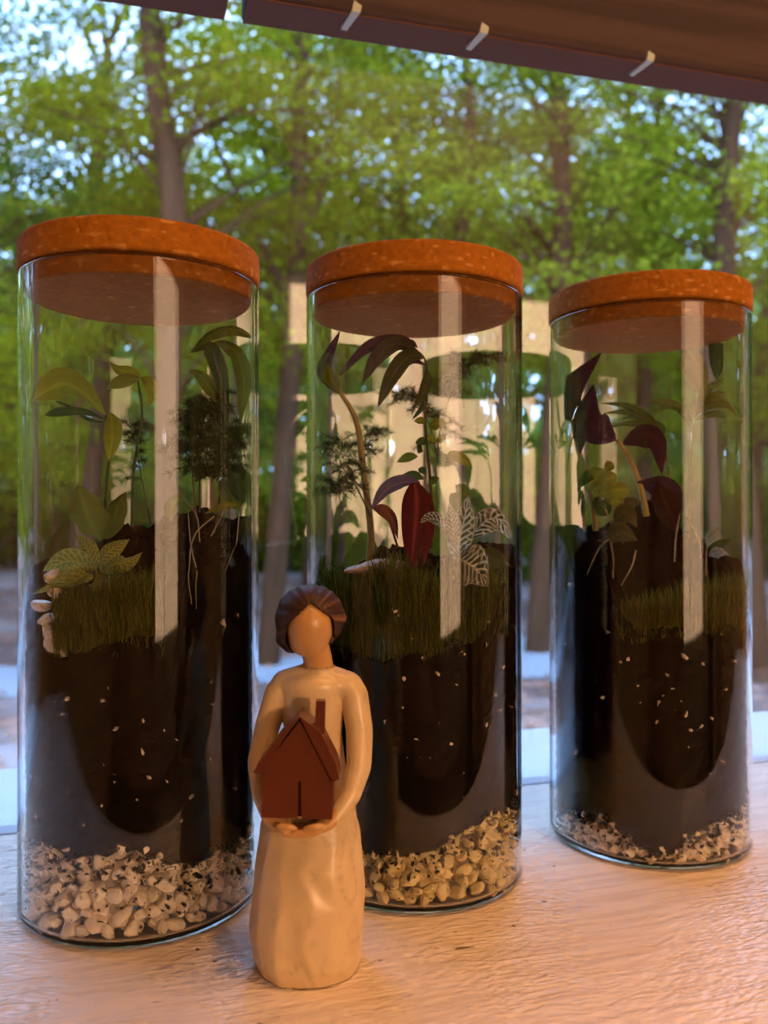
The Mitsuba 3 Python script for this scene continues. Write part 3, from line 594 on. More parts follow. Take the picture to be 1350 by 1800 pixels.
def fern(label, c, stems, n_side, nlen, seed, col=(0.05, 0.075, 0.015), density=1.0):
    r = np.random.default_rng(seed); p = thing('fern', label, 'fern'); st, nd = [], []
    for pts, rp in stems:
        sp = spline(jpts(c, pts), 26); st.append(tube(sp, np.linspace(rp, 0.35, 5) / F * c[1], 5))
        for j in range(n_side):
            i = r.integers(8, 26); a = r.normal(size=3); a[2] = abs(a[2]) * 0.3 - 0.1; a /= np.linalg.norm(a)
            L = nlen * r.uniform(0.5, 1.2) / F * c[1]; tw = [sp[i], sp[i] + a * L * 0.6 + [0, 0, L * 0.1], sp[i] + a * L - [0, 0, L * 0.12]]
            ts = spline(tw, 9); st.append(tube(ts, [0.00012, 0.00006], 4))
            for q in ts[1:]:
                for _ in range(int(9 * density)):
                    d = r.normal(size=3) + a * 0.8; d /= np.linalg.norm(d); l = r.uniform(0.0025, 0.0055)
                    e = np.cross(d, r.normal(size=3)); e *= 0.00017 / np.linalg.norm(e); nd.append([q - e, q + e, q + d * l])
    s = cat_(st); s.vertices = clampr(s.vertices, c); obj('stem', s, 'm_solid', p, smooth=True, color=vc(s, (0.10, 0.075, 0.02)))
    v = clampr(np.array(nd).reshape(-1, 3), c); m = tm(v, np.arange(len(v)).reshape(-1, 3))
    obj('needles', m, 'm_leaf', p, kind='stuff', color=vc(m, col)); return p
fern('dense dark feathery fern at the right of the left jar', cL, [([(350, 920, .012), (352, 820, .012), (358, 745, .010), (372, 700, .006)], 2), ([(380, 920, .004), (390, 840, 0), (410, 790, -.004), (428, 755, -.006)], 2), ([(345, 910, .0), (338, 830, 0), (340, 770, .004), (350, 720, .01)], 2)], 46, 52, 1, density=1.7)
fern('fine dry feathery sprig behind the warm streak in the left jar', cL, [([(265, 920, .02), (250, 840, .02), (238, 780, .018), (230, 745, .016)], 1.6)], 16, 26, 2)
p = thing('nerve_plant', 'olive rosette with pale veins on the moss of the left jar', 'plant')
for pts, w_, ro in [([(165, 1000, -.03), (140, 985, -.035), (112, 985, -.036), (78, 1002, -.036)], 44, .5), ([(165, 1000, -.03), (148, 1010, -.04), (112, 1025, -.044), (62, 1042, -.036)], 34, .9), ([(170, 1000, -.03), (160, 975, -.032), (150, 955, -.03), (135, 938, -.028)], 36, .3),
                    ([(175, 1000, -.03), (185, 975, -.032), (205, 958, -.03), (228, 945, -.026)], 34, .4), ([(175, 1002, -.03), (200, 990, -.036), (225, 985, -.036), (250, 968, -.03)], 34, .6), ([(170, 1005, -.032), (172, 1018, -.04), (170, 1030, -.043), (165, 1042, -.044)], 26, .3), ([(168, 1002, -.03), (150, 1000, -.04), (128, 1003, -.044), (105, 1010, -.044)], 30, .7)]:
    add_leaf(p, cL, pts, w_, (0.25, 0.23, 0.028), ro, veins=(0.55, 0.50, 0.14))
add_stem(p, cL, [(170, 1080, -.03), (171, 1040, -.031), (170, 1000, -.03)], (3, 2.6, 2.4), (0.2, 0.16, 0.05))
p = thing('seedling', 'thin pale stems hanging over the soil at the right of the left jar', 'plant')
for pts in ([(330, 900, -.02), (335, 960, -.03), (350, 1020, -.042), (362, 1070, -.046)], [(375, 905, -.02), (340, 940, -.03), (332, 1000, -.042), (348, 1062, -.046)], [(420, 890, 0), (412, 950, -.02), (408, 1000, -.03)], [(370, 940, -.02), (390, 900, -.01), (400, 870, 0)], [(350, 950, -.02), (345, 905, -.01), (322, 872, 0)]):
    add_stem(p, cL, pts, (1.2, 1.1, 0.8), (0.28, 0.22, 0.08))
add_leaf(p, cL, [(360, 900, -.012), (385, 888, -.016), (400, 884, -.018), (418, 886, -.016)], 14, OL, 0.4)
add_leaf(p, cL, [(322, 872, 0), (308, 880, -.004), (300, 895, -.008), (302, 915, -.01)], 26, MG, 0.4)

# middle jar
p = thing('houseplant', 'purple leaved plant with a thick yellow stem at the left of the middle jar', 'plant')
add_stem(p, cM, [(648, 1000, .006), (652, 930, .004), (640, 830, .0), (628, 740, -.002), (598, 685, -.004)], (7, 6.5, 6, 5.2, 3.5), (0.40, 0.30, 0.09))
add_leaf(p, cM, [(598, 690, -.004), (582, 668, -.008), (572, 640, -.010), (600, 580, -.010)], 30, PU, 0.4, shape=(0.5, 0.8))
add_leaf(p, cM, [(598, 690, -.004), (588, 672, -.01), (580, 655, -.012), (578, 636, -.014)], 24, OL, 0.2)
p = thing('houseplant', 'dark drooping narrow leaves on a wiry stem near the top of the middle jar', 'plant')
add_stem(p, cM, [(757, 960, .004), (756, 850, 0), (748, 740, -.004), (750, 640, -.006), (730, 610, -.006)], (2.2, 2, 1.8, 1.6, 1.3), (0.09, 0.05, 0.03))
for pts, w_, col, ro in [([(732, 612, -.006), (705, 598, -.008), (650, 608, -.012), (596, 660, -.016)], 26, PU, .75), ([(735, 618, -.006), (700, 602, -.01), (665, 625, -.014), (638, 672, -.018)], 30, (0.09, 0.06, 0.03), .45), ([(745, 628, -.006), (718, 625, -.01), (690, 660, -.014), (665, 714, -.018)], 30, (0.07, 0.065, 0.018), .35), ([(750, 640, -.006), (728, 632, -.002), (712, 640, 0), (700, 650, 0)], 12, PU, .5),
                         ([(750, 645, -.006), (752, 665, -.008), (744, 690, -.01), (728, 714, -.012)], 20, (0.08, 0.075, 0.02), .3), ([(735, 610, -.006), (725, 600, -.004), (712, 600, -.002), (695, 606, 0)], 10, PU, .5), ([(752, 690, -.006), (748, 702, -.008), (738, 720, -.01), (725, 735, -.012)], 9, DG, .3)]:
    add_leaf(p, cM, pts, w_, col, ro, shape=(0.5, 0.8))
fern('feathery fern sprig on wiry stems at the left of the middle jar', cM, [([(652, 905, 0), (628, 855, -.006), (600, 810, -.010), (592, 760, -.012)], 1.6), ([(650, 890, .004), (635, 820, .008), (642, 770, .01), (655, 755, .012)], 1.5), ([(600, 830, -.01), (592, 850, -.012), (588, 870, -.012)], 1.2)], 24, 44, 3, col=(0.085, 0.10, 0.02))
fern('feathery fern sprig near the lid at the right of the middle jar', cM, [([(770, 930, .008), (768, 800, .01), (790, 700, .012), (835, 612, .012)], 1.6), ([(770, 800, .01), (750, 730, .004), (725, 700, .002), (700, 690, 0)], 1.2), ([(790, 700, .012), (820, 650, .014), (850, 625, .016), (872, 632, .016)], 1.2)], 20, 40, 4, col=(0.11, 0.11, 0.025))
p = thing('vine', 'slender vine with small rounded leaves in the centre of the middle jar', 'plant')
add_stem(p, cM, [(760, 940, -.008), (758, 850, -.010), (750, 760, -.012), (745, 700, -.012)], (1.8, 1.6, 1.2), (0.08, 0.06, 0.025))
for x, y, x2, y2, w_, col in [(750, 742, 728, 738, 13, OL), (752, 748, 785, 742, 22, OL), (765, 775, 750, 768, 16, OL), (765, 775, 785, 768, 14, OL), (752, 778, 730, 776, 16, DG), (735, 800, 698, 810, 17, MG), (735, 795, 742, 782, 14, DG), (745, 840, 708, 832, 17, DG), (748, 832, 735, 822, 13, DG), (790, 790, 830, 820, 22, OL), (790, 792, 796, 815, 14, OL), (752, 850, 772, 838, 14, MG)]:
    add_leaf(p, cM, [(x, y, -.011), ((x + x2) / 2, (y + y2) / 2 - 3, -.014), (x2, y2, -.016)], w_, col, 0.4, nu=10, nv=7)
p = thing('houseplant', 'dark red and purple leaved plant in the centre of the middle jar', 'plant')
add_leaf(p, cM, [(738, 845, -.026), (710, 845, -.032), (680, 858, -.034), (654, 892, -.034)], 30, (0.13, 0.085, 0.095), 0.7, shape=(0.5, 0.8), rib=(0.3, 0.15, 0.1))
add_leaf(p, cM, [(728, 840, -.026), (732, 880, -.036), (728, 940, -.040), (722, 1002, -.042)], 46, RD, 0.15, shape=(0.4, 0.8), rib=(0.34, 0.05, 0.04))
add_leaf(p, cM, [(735, 845, -.026), (748, 880, -.034), (752, 930, -.038), (745, 990, -.042)], 30, (0.10, 0.01, 0.012), 0.4, shape=(0.4, 0.8))
add_leaf(p, cM, [(655, 890, -.02), (672, 892, -.026), (690, 910, -.030), (700, 945, -.034)], 22, (0.26, 0.06, 0.03), 0.4)
add_stem(p, cM, [(655, 890, -.02), (640, 860, -.014), (610, 830, -.01)], (1.6, 1.4, 1), (0.12, 0.06, 0.04))
add_stem(p, cM, [(730, 1010, -.03), (735, 930, -.026), (736, 845, -.026)], (3, 2.6, 2), (0.12, 0.04, 0.03))
add_stem(p, cM, [(700, 960, -.03), (680, 905, -.024), (655, 890, -.02)], (2, 1.8, 1.4), (0.25, 0.08, 0.05))
p = thing('nerve_plant', 'dark green leaves with a net of white veins at the right of the middle jar', 'plant')
WV = (0.95, 0.88, 0.62)
add_leaf(p, cM, [(808, 990, -.034), (806, 950, -.036), (815, 910, -.036), (822, 868, -.034)], 44, (0.12, 0.13, 0.025), 0.1, veins=WV, wave=0.08)
add_leaf(p, cM, [(794, 975, -.042), (815, 985, -.046), (842, 1000, -.046), (866, 1030, -.043)], 74, (0.035, 0.045, 0.012), 0.2, veins=WV, wave=0.08)
add_leaf(p, cM, [(825, 945, -.034), (850, 915, -.036), (875, 912, -.030), (898, 948, -.024)], 46, (0.05, 0.06, 0.015), 0.5, veins=WV)
add_leaf(p, cM, [(790, 930, -.036), (770, 912, -.038), (752, 910, -.038), (736, 922, -.038)], 26, (0.05, 0.06, 0.015), 0.6, veins=WV)
add_leaf(p, cM, [(800, 960, -.04), (796, 930, -.04), (792, 905, -.038), (790, 880, -.036)], 24, (0.10, 0.11, 0.02), 0.3, veins=WV)
add_leaf(p, cM, [(828, 960, -.03), (850, 975, -.034), (870, 980, -.03), (895, 992, -.024)], 44, (0.04, 0.05, 0.014), 0.4)
add_leaf(p, cM, [(800, 905, -.02), (806, 880, -.02), (810, 860, -.018), (800, 850, -.016)], 36, MG, 0.2)
add_stem(p, cM, [(815, 1050, -.034), (812, 1010, -.034), (808, 960, -.034)], (2.4, 2, 1.6), (0.2, 0.16, 0.06))
r = np.random.default_rng(77)
m = pebble_mesh(71); m = m.subdivide(); m.vertices *= (1 + 0.3 * (meshkit.fbm(m.vertices * 3, 3) - 0.5))[:, None]
m.vertices *= [0.0125, 0.009, 0.0045]; m.apply_transform(trimesh.transformations.rotation_matrix(-0.12, [0, 1, 0])); m.apply_translation(at(664, 992, cM[1] - 0.036))
solid('rock', 'rock', m, 'm_solid', 'pale pinkish rock lying in the moss of the middle jar', 'rock', smooth=40 if False else True, color=vc(m, (0.62, 0.42, 0.28), 0.3))

# right jar
p = thing('houseplant', 'burgundy leaved plant with thick pale stems at the left of the right jar', 'plant')
add_stem(p, cR, [(1048, 930, -.012), (1042, 880, -.014), (1020, 790, -.016), (1008, 735, -.016)], (5.5, 5, 4.5, 3), STEM)
add_stem(p, cR, [(1137, 905, -.014), (1125, 850, -.014), (1105, 800, -.014), (1085, 770, -.014)], (6, 5.6, 5, 4), (0.44, 0.33, 0.10))
add_leaf(p, cR, [(1006, 738, -.016), (998, 710, -.020), (1010, 675, -.020), (1058, 618, -.018)], 46, BU, 0.25, shape=(0.45, 0.9))
add_leaf(p, cR, [(1084, 772, -.014), (1055, 755, -.024), (1035, 730, -.026), (1045, 673, -.024)], 56, BU, 0.3, shape=(0.42, 0.9))
add_leaf(p, cR, [(1020, 800, -.016), (1022, 768, -.022), (1000, 758, -.026), (984, 785, -.024), (978, 830, -.02)], 22, BU, 0.6, shape=(0.5, 0.7))
add_leaf(p, cR, [(1094, 778, -.014), (1130, 762, -.022), (1158, 775, -.024), (1164, 832, -.022)], 50, BU, 0.45, shape=(0.5, 0.9))
add_leaf(p, cR, [(1188, 920, -.004), (1176, 880, -.010), (1160, 855, -.014), (1120, 845, -.016)], 54, (0.04, 0.014, 0.012), 0.4)
add_leaf(p, cR, [(1190, 935, -.01), (1178, 900, -.016), (1165, 870, -.018), (1155, 842, -.018)], 44, (0.05, 0.016, 0.012), 0.2)
p = thing('palm_seedling', 'small palm with narrow green leaflets in the right jar beside the burgundy leaves', 'plant')
add_stem(p, cR, [(1178, 930, .004), (1176, 850, .004), (1170, 790, .004), (1150, 745, 0), (1115, 725, -.004)], (2.6, 2.2, 1.8, 1.3, 0.8), (0.16, 0.15, 0.04))
for pts in ([(1165, 765, .002), (1140, 735, -.002), (1105, 712, -.006), (1056, 706, -.010)], [(1162, 752, .002), (1135, 728, 0), (1100, 722, -.002), (1062, 724, -.004)], [(1165, 765, .002), (1140, 745, -.004), (1110, 742, -.010), (1072, 748, -.014)], [(1168, 768, .004), (1150, 742, .006), (1120, 730, .008), (1090, 735, .010)], [(1168, 765, .004), (1160, 748, .002), (1140, 742, -.002), (1118, 758, -.006)]):
    add_leaf(p, cR, pts, 15, (0.10, 0.11, 0.02), 0.6)
p = thing('palm_seedling', 'small palm with narrow green leaflets at the right side of the right jar', 'plant')
add_stem(p, cR, [(1210, 960, .008), (1214, 850, .008), (1216, 740, .008), (1222, 690, .008)], (3, 2.6, 2, 1.2), (0.30, 0.26, 0.08))
for pts in ([(1216, 740, .008), (1195, 715, .002), (1165, 705, -.002), (1136, 702, -.006)], [(1214, 742, .008), (1190, 712, .008), (1170, 712, .008), (1154, 726, .008)], [(1218, 735, .008), (1245, 700, .010), (1275, 690, .012), (1300, 705, .012)], [(1218, 730, .008), (1250, 710, .004), (1285, 712, 0), (1308, 742, -.002)], [(1218, 728, .008), (1240, 688, .012), (1262, 672, .014), (1284, 660, .016)], [(1220, 738, .008), (1250, 725, .012), (1285, 728, .014), (1268, 745, .010)], [(1222, 720, .008), (1245, 700, .008), (1275, 700, .006), (1298, 725, .004)]):
    add_leaf(p, cR, pts, 17, (0.15, 0.15, 0.025), 0.55)
add_leaf(p, cR, [(1238, 705, .008), (1232, 670, .006), (1222, 640, .004), (1206, 612, .002)], 40, (0.30, 0.24, 0.05), 0.2, shape=(0.7, 0.5))
add_leaf(p, cR, [(1262, 665, .014), (1266, 640, .014), (1266, 600, .014), (1262, 570, .014)], 34, DG, 0.2, shape=(0.6, 0.5))
p = thing('succulent', 'clump of plump bright green leaves at the left side of the right jar', 'plant')
for i, (x, y, x2, y2, w_, c_) in enumerate([(1010, 850, 986, 800, 30, (0.26, 0.28, 0.03)), (1010, 855, 978, 848, 30, MG), (1015, 858, 980, 882, 34, (0.19, 0.22, 0.025)), (1020, 855, 1030, 825, 34, MG), (1030, 860, 1062, 822, 32, (0.24, 0.25, 0.03)), (1040, 862, 1085, 832, 34, (0.26, 0.24, 0.03)), (1045, 868, 1108, 858, 30, OL), (1030, 868, 1000, 905, 36, MG), (1050, 870, 1070, 905, 34, DG), (1012, 862, 1002, 830, 30, DG), (1060, 870, 1100, 885, 26, OL), (1065, 830, 1080, 812, 18, OL)]):
    add_leaf(p, cR, [(x, y, -.028), ((x + x2) / 2, (y + y2) / 2 - 4, -.034), (x2, y2, -.034)], w_, c_, 0.3, shape=(0.6, 0.5), nu=10, nv=7)
add_stem(p, cR, [(1030, 930, -.026), (1028, 895, -.027), (1025, 860, -.028)], (3, 2.6, 2.2), STEM)
p = thing('seedling', 'tangle of thin pale stems and dull leaves over the soil of the right jar', 'plant')
for pts in ([(1072, 945, -.04), (1045, 960, -.042), (1020, 985, -.042), (1002, 1010, -.040)], [(1074, 940, -.04), (1076, 980, -.044), (1072, 1015, -.046)], [(1118, 965, -.044), (1110, 995, -.046), (1088, 1028, -.048)], [(1078, 925, -.038), (1064, 890, -.034), (1052, 860, -.03)], [(1078, 920, -.038), (1092, 890, -.036), (1100, 865, -.034)], [(1185, 985, -.03), (1188, 940, -.026), (1195, 900, -.02)], [(1232, 980, -.03), (1225, 940, -.026), (1205, 905, -.02)]):
    add_stem(p, cR, pts, (1.5, 1.4, 1.0), (0.33, 0.24, 0.10))
for pts, w_ in (([(1072, 950, -.042), (1085, 935, -.044), (1100, 935, -.046), (1122, 948, -.046)], 40), ([(1080, 915, -.038), (1095, 900, -.04), (1110, 905, -.042), (1120, 925, -.042)], 34), ([(1085, 905, -.036), (1098, 890, -.036), (1112, 880, -.036), (1128, 880, -.036)], 26)):
    add_leaf(p, cR, pts, w_, (0.09, 0.075, 0.02), 0.4)
p = thing('nerve_plant', 'small white veined sprig on the soil at the right of the right jar', 'plant')
add_leaf(p, cR, [(1245, 975, -.02), (1255, 970, -.024), (1265, 968, -.026), (1280, 972, -.026)], 20, (0.05, 0.05, 0.015), 0.3, veins=(0.85, 0.75, 0.55))
add_leaf(p, cR, [(1242, 960, -.02), (1248, 945, -.022), (1256, 935, -.022), (1264, 922, -.02)], 18, (0.10, 0.10, 0.02), 0.3, veins=(0.7, 0.62, 0.35))
add_leaf(p, cR, [(1240, 962, -.02), (1258, 956, -.02), (1272, 950, -.018), (1288, 942, -.014)], 14, DG, 0.4)
add_stem(p, cR, [(1240, 1010, -.02), (1240, 985, -.02), (1242, 958, -.02)], (2.4, 2, 1.6), (0.2, 0.15, 0.06))

# moss: blades against the glass, uncountable
def moss(w, label, x0, x1, topy, boty, n, seed, col):
    c = JARS[w]; r = np.random.default_rng(seed); V = []; C = []
    xs = r.uniform(x0, x1, n)
    for x in xs:
        yt, yb = topy(x), boty(x)
        y = yt + (yb - yt) * r.uniform(0, 1) ** 0.8
        q = np.array(front(c, x, y)); dep = r.uniform(0, 1) ** 1.6 * 0.010; f_ = 1 - (dep + 0.0004) / RI
        b = np.array([c[0] + q[0] * f_, c[1] + q[1] * f_, q[2]])
        l = r.uniform(0.006, 0.012); d = np.array([r.normal() * 0.16, r.normal() * 0.12, 1.0]); s = np.array([1, r.normal() * 0.5, 0]); s *= 0.00022 / np.linalg.norm(s)
        mid = b + d * l * 0.6 + [r.normal() * 0.0006, 0, 0]
        V += [b - s, b + s, mid - s * 0.8, mid + s * 0.8, b + d * l + [r.normal() * 0.0009, 0, 0]]; C += [np.array(col) * r.uniform(0.35, 1.5) * np.array([r.uniform(0.8, 1.25), 1, 1])] * 5
    i = np.arange(n)[:, None] * 5; f = np.vstack([i + [0, 1, 3], i + [0, 3, 2], i + [2, 3, 4]])
    solid('moss', 'moss', tm(clampr(np.array(V), c, RI - 0.0003), f), 'm_leaf', label, 'moss', kind='stuff', color=np.clip(np.array(C), 0, 1))
moss('left', 'dark green moss in front of the rosette in the left jar', 95, 285, lambda x: 1055 - 30 * (x > 180), lambda x: 1155, 3600, 1, (0.13, 0.125, 0.014))
moss('middle', 'dark green moss behind the figurine in the middle jar', 560, 892, lambda x: 1010 + 18 * math.sin(x / 23), lambda x: 1165 - max(0, x - 780) * 0.35, 6500, 2, (0.10, 0.11, 0.013))
moss('right', 'olive moss at the front right of the right jar', 1085, 1318, lambda x: 1010 + (70 - (x - 1085) * 0.25), lambda x: 1135, 4200, 3, (0.14, 0.125, 0.013))

# ------------------------------------------------------------------ the figurine
FD = 0.345; FX = (545 - 675) / F * FD; S = FD / F     # metres per pixel at the figurine
def fp(px, py, dy=0.0): return np.array([(px - 675) * S, FD + dy, CH + (900 - py) * S])
def ball(p, r): return m3.Manifold.sphere(r, 20).translate(list(map(float, p)))
def ell(p, rx, ry, rz, n=40): return m3.Manifold.sphere(1.0, n).scale([rx, ry, rz]).translate(list(map(float, p)))
def hull(*b): return m3.Manifold.batch_hull(list(b))
def chain(pts):
    out = []
    for (p, r), (q, s) in zip(pts[:-1], pts[1:]): out.append(hull(ball(p, r), ball(q, s)))
    return out
parts = []
# torso
parts.append(hull(ell(fp(548, 1200, .002), 62 * S, .0105, 26 * S), ell(fp(550, 1290, .003), 50 * S, .0105, 40 * S)))
parts.append(hull(ell(fp(550, 1290, .003), 50 * S, .0105, 40 * S), ell(fp(548, 1400, .003), 66 * S, .0130, 20 * S)))
parts.append(hull(ball(fp(500, 1202, .002), 26 * S), ball(fp(612, 1206, .002), 27 * S), ball(fp(556, 1190, .002), 30 * S)))
# neck and head
parts += chain([(fp(560, 1205, .002), 27 * S), (fp(560, 1165, .001), 25.5 * S), (fp(553, 1130, -.001), 26 * S)])
head = hull(ell(fp(546, 1092, -.002), 43 * S, .0112, 47 * S), ell(fp(543, 1122, -.0035), 34 * S, .0085, 27 * S))
parts.append(head)
# arms
Lsh, Lel, Lwr = fp(489, 1215, .001), fp(459, 1330, -.006), fp(483, 1408, -.0165)
Rsh, Rel, Rwr = fp(622, 1218, .001), fp(632, 1335, -.006), fp(594, 1408, -.0165)
parts += chain([(Lsh, 24 * S), (fp(470, 1275, -.001), 22 * S), (Lel, 20 * S), (fp(466, 1375, -.012), 16 * S), (Lwr, 13 * S)])
parts += chain([(Rsh, 25 * S), (fp(632, 1280, -.001), 24 * S), (Rel, 22 * S), (fp(618, 1378, -.012), 18 * S), (Rwr, 14 * S)])
# hands: palm, four fingers and a thumb, laid under the house
for sx, wr, tipx, zoff in ((1, Lwr, 512, 0), (-1, Rwr, 516, 4)):
    palm = wr + np.array([sx * 22 * S, -0.0022, -11 * S])
    parts.append(hull(ball(wr, 12 * S), ell(palm, 18 * S, .0040, 10.5 * S)))
    for k in range(4):
        dyf = -0.0048 + 0.0029 * k; ln = (1.0, 1.06, 1.0, 0.84)[k]
        a = palm + np.array([sx * 8 * S, dyf, -1 * S]); tip = fp(tipx, 1421 + zoff, 0); tip[1] = a[1]
        b = a + (tip - a) * 0.55 * ln + [0, 0, -3 * S]; e = a + (tip - a) * ln * 0.97
        parts += chain([(a, 8.2 * S), (b, 7.6 * S), (e, 6.4 * S)])
    th = palm + np.array([sx * -2 * S, -0.0052, 7 * S])
    parts += chain([(th, 6.5 * S), (th + [sx * 15 * S, -0.0012, 1 * S], 5.6 * S), (th + [sx * 27 * S, -0.0006, -2 * S], 4.6 * S)])
body = m3.Manifold.batch_boolean(parts, m3.OpType.Add).refine_to_length(0.0008)
bmz = body.to_mesh(); tmb = trimesh.Trimesh(bmz.vert_properties[:, :3], bmz.tri_verts)
trimesh.smoothing.filter_taubin(tmb, 0.5, -0.53, 8)
# skirt: knife cut facets
r = np.random.default_rng(5)
rows = [(1410, 545, 80, .0135), (1450, 545, 88, .0158), (1500, 546, 95, .0185), (1560, 544, 100, .0205), (1620, 541, 101, .0215), (1665, 541, 97, .0215), (1700, 543, 88, .0200)]
na = 14; ring = []
for i, (py, pxc, hw, dep) in enumerate(rows):
    a = (np.arange(na) + 0.22 * (i % 2)) * 2 * np.pi / na + r.uniform(-0.07, 0.07, na); a -= np.pi / 2
    kx = np.abs(np.cos(a)) ** 0.85 * np.sign(np.cos(a)) * hw * S * r.uniform(0.985, 1.015, na); ky = np.abs(np.sin(a)) ** 0.9 * np.sign(np.sin(a)) * dep * r.uniform(0.98, 1.02, na)
    z = CH + (900 - py) * S + r.uniform(-1, 1, na) * 6 * S * (0 < i < 6)
    if i == 6: z = z * 0 + 0.0010
    ring.append(np.stack([(pxc - 675) * S + kx, FD + ky, np.broadcast_to(z, na)], -1))
rr = np.array(ring[::-1])                    # from the base upwards
base = rr[0].copy(); base[:, :2] = (base[:, :2] - base[:, :2].mean(0)) * 0.97 + base[:, :2].mean(0); base[:, 2] = 0.0001
rr = np.vstack([base[None], rr]); kk = len(rr); v = rr.reshape(-1, 3)
f = []
for i in range(kk - 1):
    for j in range(na):
        a, b, c_, d = i * na + j, i * na + (j + 1) % na, (i + 1) * na + (j + 1) % na, (i + 1) * na + j
        f += [[a, b, d], [b, c_, d]] if (i % 2 == 0) else [[a, b, c_], [a, c_, d]]
v = np.vstack([v, rr[0].mean(0), rr[-1].mean(0)])
f += [[(j + 1) % na, j, len(v) - 2] for j in range(na)] + [[(kk - 1) * na + j, (kk - 1) * na + (j + 1) % na, len(v) - 1] for j in range(na)]
sk = trimesh.Trimesh(v, f, process=True)
if sk.volume < 0: sk.invert()
skm = m3.Manifold(m3.Mesh(sk.vertices.astype(np.float32), sk.faces.astype(np.uint32))).refine_to_length(0.0018).to_mesh()
skt = trimesh.Trimesh(skm.vert_properties[:, :3], skm.tri_verts); trimesh.smoothing.filter_taubin(skt, 0.5, -0.52, 1)
skm = m3.Manifold(m3.Mesh(skt.vertices.astype(np.float32), skt.faces.astype(np.uint32)))
bm2 = m3.Manifold(m3.Mesh(tmb.vertices.astype(np.float32), tmb.faces.astype(np.uint32)))
allb = (bm2 + skm).to_mesh(); fig = trimesh.Trimesh(allb.vert_properties[:, :3], allb.tri_verts)
d_ = fig.vertices
low = (d_[:, 2] < CH + (900 - 1445) * S)
fig.vertices[low] += fig.vertex_normals[low] * (meshkit.fbm(d_[low] * [200, 200, 45], 2, 9) - 0.5)[:, None] * 0.0007
fig.vertices[:, 2] = np.maximum(fig.vertices[:, 2], 0.0001)
fig = trimesh.graph.smooth_shade(fig, angle=np.radians(40), facet_minarea=None)
V = np.array(fig.vertices); py = 900 - (V[:, 2] - CH) / S; pxv = V[:, 0] / S + 675
skin = ((py < 1170) & (np.abs(pxv - 552) < 62)) | ((py > 1392) & (py < 1446) & (V[:, 1] < FD - 0.0155) & (pxv > 466) & (pxv < 597))
dress_c, skin_c = np.array([0.55, 0.395, 0.215]), np.array([0.46, 0.24, 0.085])
C = np.where(skin[:, None], skin_c, dress_c) * (0.88 + 0.24 * meshkit.fbm(V * [180, 180, 60], 3))[:, None]
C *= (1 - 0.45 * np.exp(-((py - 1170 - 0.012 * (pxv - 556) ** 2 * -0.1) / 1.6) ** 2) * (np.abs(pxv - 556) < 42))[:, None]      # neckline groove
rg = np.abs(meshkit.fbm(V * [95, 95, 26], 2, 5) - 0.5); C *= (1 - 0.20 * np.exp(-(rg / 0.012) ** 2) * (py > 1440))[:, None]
st = meshkit.fbm(V * [260, 260, 110] + 3, 4); C *= (1 - 0.22 * np.clip((st - 0.64) * 6, 0, 1))[:, None] * np.array([1, 1, 1])
fgk = thing('figurine', 'carved woman figurine in a cream dress holding a brown house, in front of the jars', 'figurine')
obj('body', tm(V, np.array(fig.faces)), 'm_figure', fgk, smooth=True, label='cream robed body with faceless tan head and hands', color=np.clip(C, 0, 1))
# hair: a bob with a side swept fringe, cut free of the face
hairm = hull(ell(fp(545, 1083, .0012), 61 * S, .0138, 58 * S), ell(fp(518, 1117, .0030), 34 * S, .0118, 30 * S))
hairm = hairm + hull(ell(fp(583, 1085, .004), 22 * S, .009, 26 * S), ell(fp(596, 1084, .004), 13 * S, .007, 9 * S))
cut = hull(ball(fp(551, 1050, -.022), .0004), ball(fp(508, 1090, -.022), .0004), ball(fp(503, 1116, -.022), .0004), ball(fp(528, 1160, -.022), .0004), ball(fp(590, 1160, -.022), .0004), ball(fp(587, 1080, -.022), .0004), ball(fp(575, 1066, -.022), .0004),
           ball(fp(551, 1056, -.003), .0004), ball(fp(510, 1096, -.003), .0004), ball(fp(506, 1117, -.003), .0004), ball(fp(528, 1160, -.003), .0004), ball(fp(590, 1160, -.003), .0004), ball(fp(587, 1084, -.003), .0004))
low_ = m3.Manifold.cube([0.08, 0.08, 0.02], True).translate(list(map(float, fp(545, 1150 + 43, 0))))
hairm = (hairm - cut - low_).refine_to_length(0.0009)
hm = hairm.to_mesh(); hair = trimesh.Trimesh(hm.vert_properties[:, :3], hm.tri_verts)
hv = hair.vertices; ang = np.arctan2(hv[:, 0] - fp(553, 0)[0], hv[:, 2] - fp(0, 1070)[2])
hair.vertices = hv + hair.vertex_normals * (np.sin(ang * 15 + 6 * meshkit.noise(hv * 90)) * 0.00022)[:, None]
hair = trimesh.graph.smooth_shade(hair, angle=np.radians(50), facet_minarea=None)
hv = np.array(hair.vertices); ang = np.arctan2(hv[:, 0] - fp(553, 0)[0], hv[:, 2] - fp(0, 1070)[2])
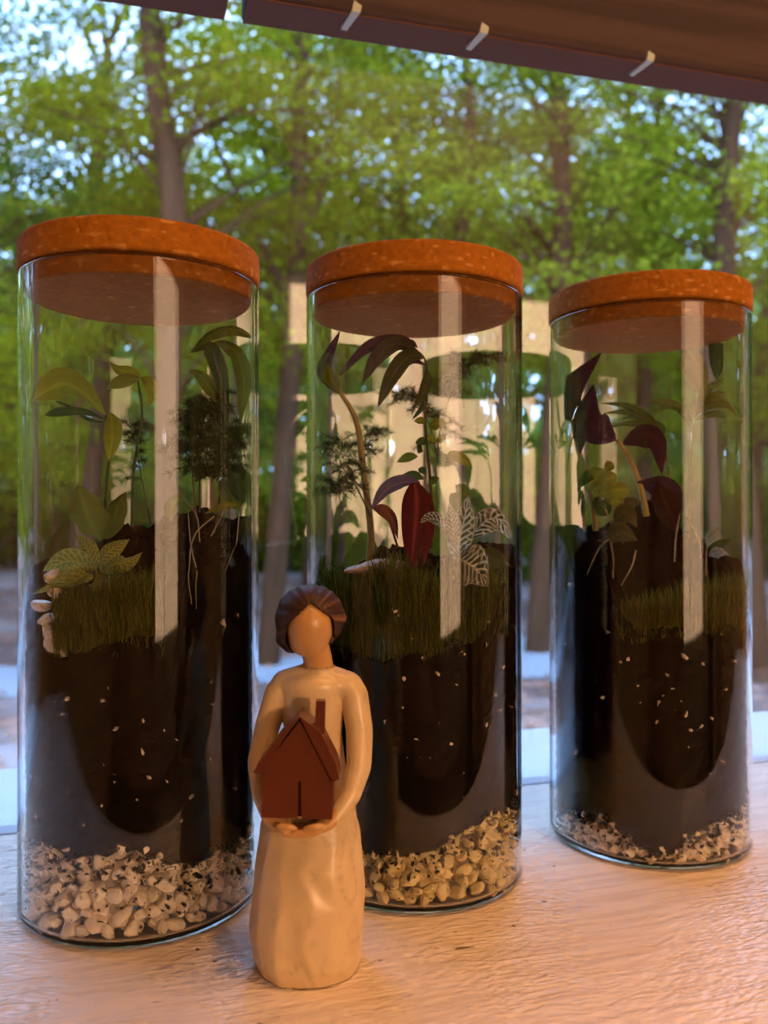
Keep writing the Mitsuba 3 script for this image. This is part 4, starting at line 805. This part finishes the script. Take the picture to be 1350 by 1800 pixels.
sk_ = np.clip(meshkit.noise(np.stack([ang * 7, hv[:, 1] * 40, ang * 0 + 2], -1)) * 4 - 2.9, 0, 1)[:, None]
hc = (np.array([0.030, 0.011, 0.005]) * (1 - sk_) + np.array([0.13, 0.06, 0.03]) * sk_) * (0.75 + 1.5 * np.clip(meshkit.fbm(np.stack([ang * 9, hv[:, 1] * 60, ang * 0], -1), 3) - 0.3, 0, 1))[:, None]
obj('hair', tm(hv, np.array(hair.faces)), 'm_hair', fgk, smooth=True, label='dark brown bobbed hair', color=np.clip(hc, 0, 1))
# the house
HB, HF = -0.0125, -0.0235                    # back and front of the house
def prism(pts, y0, y1):
    q = np.array([[fp(a, b)[0], fp(a, b)[2]] for a, b in pts]); V_ = [[x, FD + y, z] for y in (y0, y1) for x, z in q]
    return trimesh.convex.convex_hull(np.array(V_))
def man(t):
    t = trimesh.Trimesh(t.vertices, t.faces)
    if t.volume < 0: t.invert()
    return m3.Manifold(m3.Mesh(t.vertices.astype(np.float32), t.faces.astype(np.uint32)))
def unman(m):
    q = m.to_mesh(); return trimesh.Trimesh(q.vert_properties[:, :3], q.tri_verts)
hb = man(prism([(474, 1398), (590, 1401), (593, 1322), (537, 1240), (478, 1315)], HB, HF))
hb = hb - man(prism([(533, 1402), (540, 1402), (539, 1338), (535, 1338)], HF - 0.001, HF + 0.0022))
hbm = unman(hb)
HC = (0.088, 0.018, 0.007)
hs = obj('house', hbm, 'm_figure', fgk, smooth=False, label='dark red brown house with a slit for a door', color=vc(hbm, HC, 0.15))
for pts in ([(538, 1229), (531, 1240), (472, 1326), (462, 1322), (470, 1308), (505, 1262)], [(536, 1229), (543, 1240), (592, 1338), (602, 1333), (597, 1308), (572, 1258)]):
    m = None
    q = pts; a = prism([q[0], q[1], q[2], q[3], q[4], q[5]], HB + 0.001, HF - 0.0016)
    obj('roof_slab', a, 'm_figure', hs, color=vc(a, np.array(HC) * 0.9, 0.1))
a = prism([(563, 1209), (578, 1209), (577, 1264), (561, 1250)], HF + 0.0016, HF + 0.0055)
obj('chimney', a, 'm_figure', hs, color=vc(a, np.array(HC) * 0.95, 0.1))
